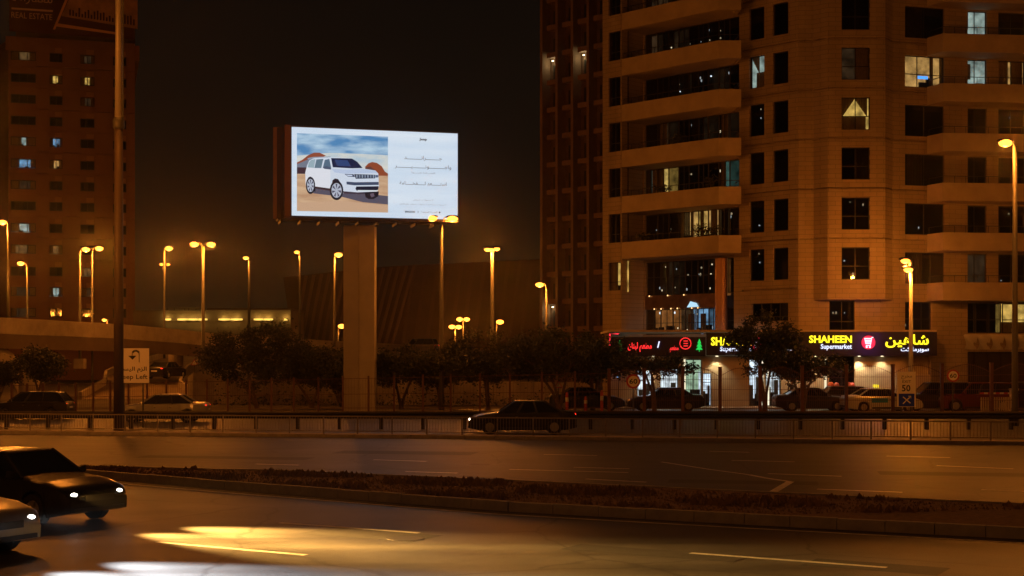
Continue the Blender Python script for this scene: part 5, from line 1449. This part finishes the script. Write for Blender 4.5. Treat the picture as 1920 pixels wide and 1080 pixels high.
    k = MB(); k.box(hl - .08, hl + .012, -W * .42, W * .42, .50, .62); k.build('grille', M_TRIM, t)
    k = MB(); k.box(hl - .14, hl + .02, -W * .74, W * .74, .30, .38); k.build('bumper', M_TRIM, t)
    k = MB(); k.box(-hl - .02, -hl + .12, -W * .74, W * .74, .32, .42); k.build('bumper', M_TRIM, t)
    k = MB(); k.box(-hl - .022, -hl + .03, -.26, .26, .62, .73); k.build('number_plate', M_WHITE, t)
    if taxi:
        k = MB(); k.box(-.35 - .05, -.35 + .1, -.32, .32, zr + .05, zr + .22); k.build('roof_sign', emis('taxi_yellow', (1, .75, .03), 1.1), t)
    if stripe:
        for s_ in (-1, 1):
            k = MB(); k.box(-.9, .1, s_ * W * 1.0 - .004, s_ * W * 1.0 + .006, .60, .86); k.build('door_panel', stripe, t)
    if beam:
        for s_ in (-1, 1):
            light(t, 'SPOT', (hl + .08, s_ * W * .66, interp(d['deck'], hl - .12) - .10), beam, beam_col, .06, 'headlight_beam', (0, R(-90 + (2.4 if beam > 5000 else 1.2)), 0), spot_size=R(38 if beam > 5000 else 50), spot_blend=1.0)
    return t
# parked by the shops (front of car towards +x unless turned)
gp = (.10)
make_car('dark sedan with pale window line parked under the forked tree', 'sedan', paint('black', (.015, .013, .012)), (XP(1246, 88.2), 88.2, .006), PI)
make_car('dark bluish sedan parked behind red bollards before the wall', 'sedan', paint('navy', (.02, .03, .06)), (XP(1100, 89), 89, .006), 0)
make_car('black sedan with bright headlamp parked left of the red balloons', 'sedan', paint('char', (.025, .022, .02)), (XP(1522, 88), 88, .006), .0, lit=None)
make_car('small dark car between the balloons and the taxi', 'hatch', paint('brown', (.05, .025, .015)), (XP(1602, 90), 90, .006), 0)
make_car('white taxi with blue door panel and yellow roof sign', 'sedan', paint('white', (.62, .62, .60)), (XP(1652, 86.6), 86.6, .006), .1, taxi=True, stripe=mat('taxi_blue', (.02, .25, .5), .3), name='taxi', cat='taxi')
make_car('dark off road car with pale pillar right of the exit sign', 'suv', paint('darkgrey', (.035, .03, .03)), (XP(1752, 88), 88, .006), PI)
make_car('dark red off road car behind the right speed sign', 'suv', paint('maroon', (.13, .018, .012)), (XP(1828, 87.4), 87.4, .006), PI, lit='tail')
make_car('black off road car cut off by the right edge behind the boom', 'suv', paint('black', (.015, .013, .012)), (XP(1915, 88.6), 88.6, .006), PI)
# traffic, standing still for the picture
TR = 'cars driving on the avenue lanes'
make_car('silver sedan with lit headlamps on the far lane beside the u-turn sign', 'sedan', paint('silver', (.42, .42, .42), .3, .6), (XP(215, 73) + 2.4, 73.3, .003), PI + .05, 'both', 'moving_car', TR, beam=130)
make_car('dark hatchback showing red tail lamps at the left edge of the far lanes', 'hatch', paint('char', (.025, .022, .02)), (XP(60, 76.5), 76.5, .003), PI, 'both', 'moving_car', TR, beam=90)
make_car('dark sedan with lit headlamps in the far lane below the triple lamp', 'sedan', paint('graphite', (.05, .048, .05), .25, .5), (XP(880, 62.3) + 2.3, 62.4, .003), PI + .03, 'both', 'moving_car', TR, beam=130)
hd_ = math.atan2(dB.y, dB.x)
def on_lane(px, py): return G(px, py)
def near_car(label, px, py, kind, pm, beam, col):
    g = on_lane(px, py) - dB * 2.4           # ground point under the front bumper
    return make_car(label, kind, pm, g + Vector((0, 0, .004)), hd_, 'both', 'moving_car', TR, beam=beam, beam_col=col)
near_car('near dark sedan cut by the left edge, headlamps throwing yellow light along the road', 190, 985, 'sedan', paint('graphite', (.03, .028, .03), .25, .5), 52000, (1, .50, .11))
near_car('near silver sedan in the lower left corner, only its nose and lit headlamp showing', 14, 1050, 'sedan', paint('silver', (.42, .42, .42), .3, .6), 20000, (.85, .93, 1))
c = P(312, 712, 123); make_car('small dark car with red tail lamps climbing the ramp', 'sedan', paint('char', (.025, .022, .02)), (c.x, c.y, c.z + .1), R(78), 'tail', 'moving_car', TR)
c = P(780, 647, 163); make_car('distant car with red tail lamps on the flyover right of the pillar', 'suv', paint('char', (.025, .022, .02)), (c.x, c.y + 3, c.z - 1.0), R(165), 'tail', 'moving_car', TR)

# ================================================================ small street things
for i, (px, Y, h_, l) in enumerate(((1063, 85.2, 1.25, 'red bollard left of the bluish parked car'), (1128.5, 85.6, 1.35, 'red bollard right of the bluish parked car'), (1098, 85.8, 1.0, 'short white and red bollard in front of the bluish car'))):
    t = thing('bollard', l, 'bollard', (XP(px, Y), Y, .0), 0, 'red bollards on the service road')
    k = MB(); k.tube([(0, 0, 0), (0, 0, h_ - .12), (0, 0, h_)], [.10, .09, .05], 12); k.build('post', mat('bollard_red', (.5, .06, .03), .5), t)
    k = MB(); k.tube([(0, 0, h_ * .55), (0, 0, h_ * .75)], .101, 12); k.build('band', M_WHITE, t)
bm = thing('boom_barrier', 'white car park boom barrier with striped arm near the right edge', 'barrier', (XP(1901, 85.6), 85.6, 0))
k = MB(); k.box(-.2, .2, -.18, .18, 0, 1.35); k.box(-.24, .24, -.22, .22, 1.352, 1.45); k.build('cabinet', M_WHITE, bm)
n_ = 8
for i in range(n_):
    k = MB(); x1_ = -.22 - i * .24; k.bar((x1_, -.26, 1.18), (x1_ - .238, -.26, 1.18), .05, .10); k.build('arm', M_RED if i % 2 else M_WHITE, bm)
k = MB(); k.box(-2.4, -.3, .1, .16, .25, .75)
pb_ = thing('picket_barrier', 'low pale picket barrier beside the boom cabinet', 'barrier', (XP(1862, 85.3), 85.3, 0))
for i in range(14):
    k = MB(); x = XP(1840 + i * 4.2, 85.3) - XP(1862, 85.3); k.box(x - .04, x + .04, -.02, .02, .05, .95); k.build('picket', mat('pale_picket', (.5, .44, .34), .7), pb_)
for z in (.25, .75):
    k = MB(); k.box(XP(1838, 85.3) - XP(1862, 85.3), XP(1897, 85.3) - XP(1862, 85.3), .022, .05, z, z + .06); k.build('rail', M_CONC, pb_)

# potted plants on the angled balconies
def plant(label, x, k_, seed, h_=.9):
    r = random.Random(seed); y = 108.8 - x + .55; z0 = 10.56 + FL * k_
    t = thing('potted_plant', label, 'plant', (x + .2, y, z0), 0, 'potted plants on the angled balconies')
    q = MB(); q.tube([(0, 0, 0), (0, 0, .55)], [.16, .22], 10); q.build('pot', mat('clay_pot', (.18, .08, .05), .8), t)
    q = MB()
    for i in range(160):
        p = Vector((r.gauss(0, .26), r.gauss(0, .2), .95 + h_ * .5 + r.gauss(0, h_ * .28))); L = r.uniform(.07, .16)
        a_ = Vector((r.uniform(-1, 1), r.uniform(-1, 1), r.uniform(-.4, 1))).normalized(); b_ = a_.cross(Vector((r.uniform(-1, 1), r.uniform(-1, 1), .3))).normalized()
        q.add([p - a_ * L, p + b_ * L * .35, p + a_ * L, p - b_ * L * .35], [(0, 1, 2, 3)])
    q.build('foliage', M_LEAF, t)
    q = MB(); q.tube([(0, 0, .5), (.03, 0, .95 + h_ * .3)], .025, 6); q.build('stem', M_BARK, t)
plant('bushy potted plant before the yellow lit rooms on the lowest angled balcony', 12.6, 0, 1)
plant('second bushy plant near the right end of the lowest angled balcony', 13.4, 0, 2, .7)
plant('slim potted plant near the left end of the lowest angled balcony', 9.1, 0, 3, .6)
plant('potted plant beside the bright strip on the second lowest angled balcony', 10.2, 1, 4, .6)
plant('potted plant at the right end of the second lowest angled balcony', 13.2, 1, 5)
plant('potted plant in the middle of the third lowest angled balcony', 11.2, 2, 6, .7)

# people by the shop: one continuous skinned body each
def person(label, x, y, z, rz, top, legs, seed):
    r = random.Random(seed)
    t = thing('person', label, 'person', (x, y, z), rz, 'people standing outside the supermarket')
    J = [(0, 0, .95), (0, 0, 1.15), (0, .01, 1.38), (0, .0, 1.50), (0, -.02, 1.60), (0, -.02, 1.72),
         (.10, 0, .90), (.12, -.03, .50), (.13, .02, .09), (.13, -.13, .05), (-.10, 0, .90), (-.11, .02, .50), (-.12, .06, .09), (-.12, -.09, .05),
         (.19, 0, 1.40), (.25, .02, 1.13), (.23, -.10, .90), (.22, -.16, .82), (-.19, 0, 1.40), (-.25, .03, 1.13), (-.22, -.12, .92), (-.20, -.18, .84)]
    Rr = [.15, .13, .15, .055, .085, .075, .095, .065, .045, .04, .095, .065, .045, .04, .06, .045, .035, .04, .06, .045, .035, .04]
    E_ = [(0, 1), (1, 2), (2, 3), (3, 4), (4, 5), (0, 6), (6, 7), (7, 8), (8, 9), (0, 10), (10, 11), (11, 12), (12, 13), (2, 14), (14, 15), (15, 16), (16, 17), (2, 18), (18, 19), (19, 20), (20, 21)]
    me = bpy.data.meshes.new('body'); me.from_pydata(J, E_, []); o = bpy.data.objects.new('body', me); COL.objects.link(o)
    sk = o.modifiers.new('skin', 'SKIN'); 
    for i, v_ in enumerate(me.skin_vertices[0].data): v_.radius = (Rr[i], Rr[i] * (.75 if i < 3 else 1)); v_.use_root = (i == 0)
    o.modifiers.new('sub', 'SUBSURF').render_levels = 1
    dg = bpy.context.evaluated_depsgraph_get(); m2 = bpy.data.meshes.new_from_object(o.evaluated_get(dg)); bpy.data.objects.remove(o)
    skin = mat('skin', (.32, .18, .12), .6)
    for m in (top, legs, skin): m2.materials.append(m)
    for p in m2.polygons:
        z_ = p.center.z; ax = abs(p.center.x)
        p.material_index = 2 if z_ > 1.49 or (ax > .17 and z_ < 1.0 and z_ > .7) else (1 if z_ < .95 else 0); p.use_smooth = True
    b_ = bpy.data.objects.new('body', m2); COL.objects.link(b_); b_.parent = t
    k = MB(); k.ell((0, .0, 1.70), .092, .105, .09, 12, 8); k.build('hair', M_BLACK, t, smooth=True)
    return t
person('person in dark clothes standing beside the bright shop door', XP(1484, 91.9), 91.9, .1, .4, mat('dark_shirt', (.03, .03, .04), .8), mat('dark_trousers', (.02, .02, .025), .8), 1)
person('person in black standing behind the fence post left of the entrance', XP(1509, 91.6), 91.6, .1, -.5, mat('black_shirt', (.02, .02, .02), .8), mat('brown_trousers', (.04, .03, .02), .8), 2)

# ================================================================ night haze that gives the lamps their halo
m = bpy.data.materials.new('haze_air'); m.use_nodes = True; n = m.node_tree; n.nodes.clear()
o = n.nodes.new('ShaderNodeOutputMaterial'); v = n.nodes.new('ShaderNodeVolumePrincipled')
v.inputs['Color'].default_value = (.9, .88, .85, 1); v.inputs['Density'].default_value = .00022; v.inputs['Anisotropy'].default_value = .95
n.links.new(v.outputs[0], o.inputs['Volume'])
k = MB(); k.box(-1600, 1600, -320, 2100, -1.1, 62); stuff(k.build('haze', m))
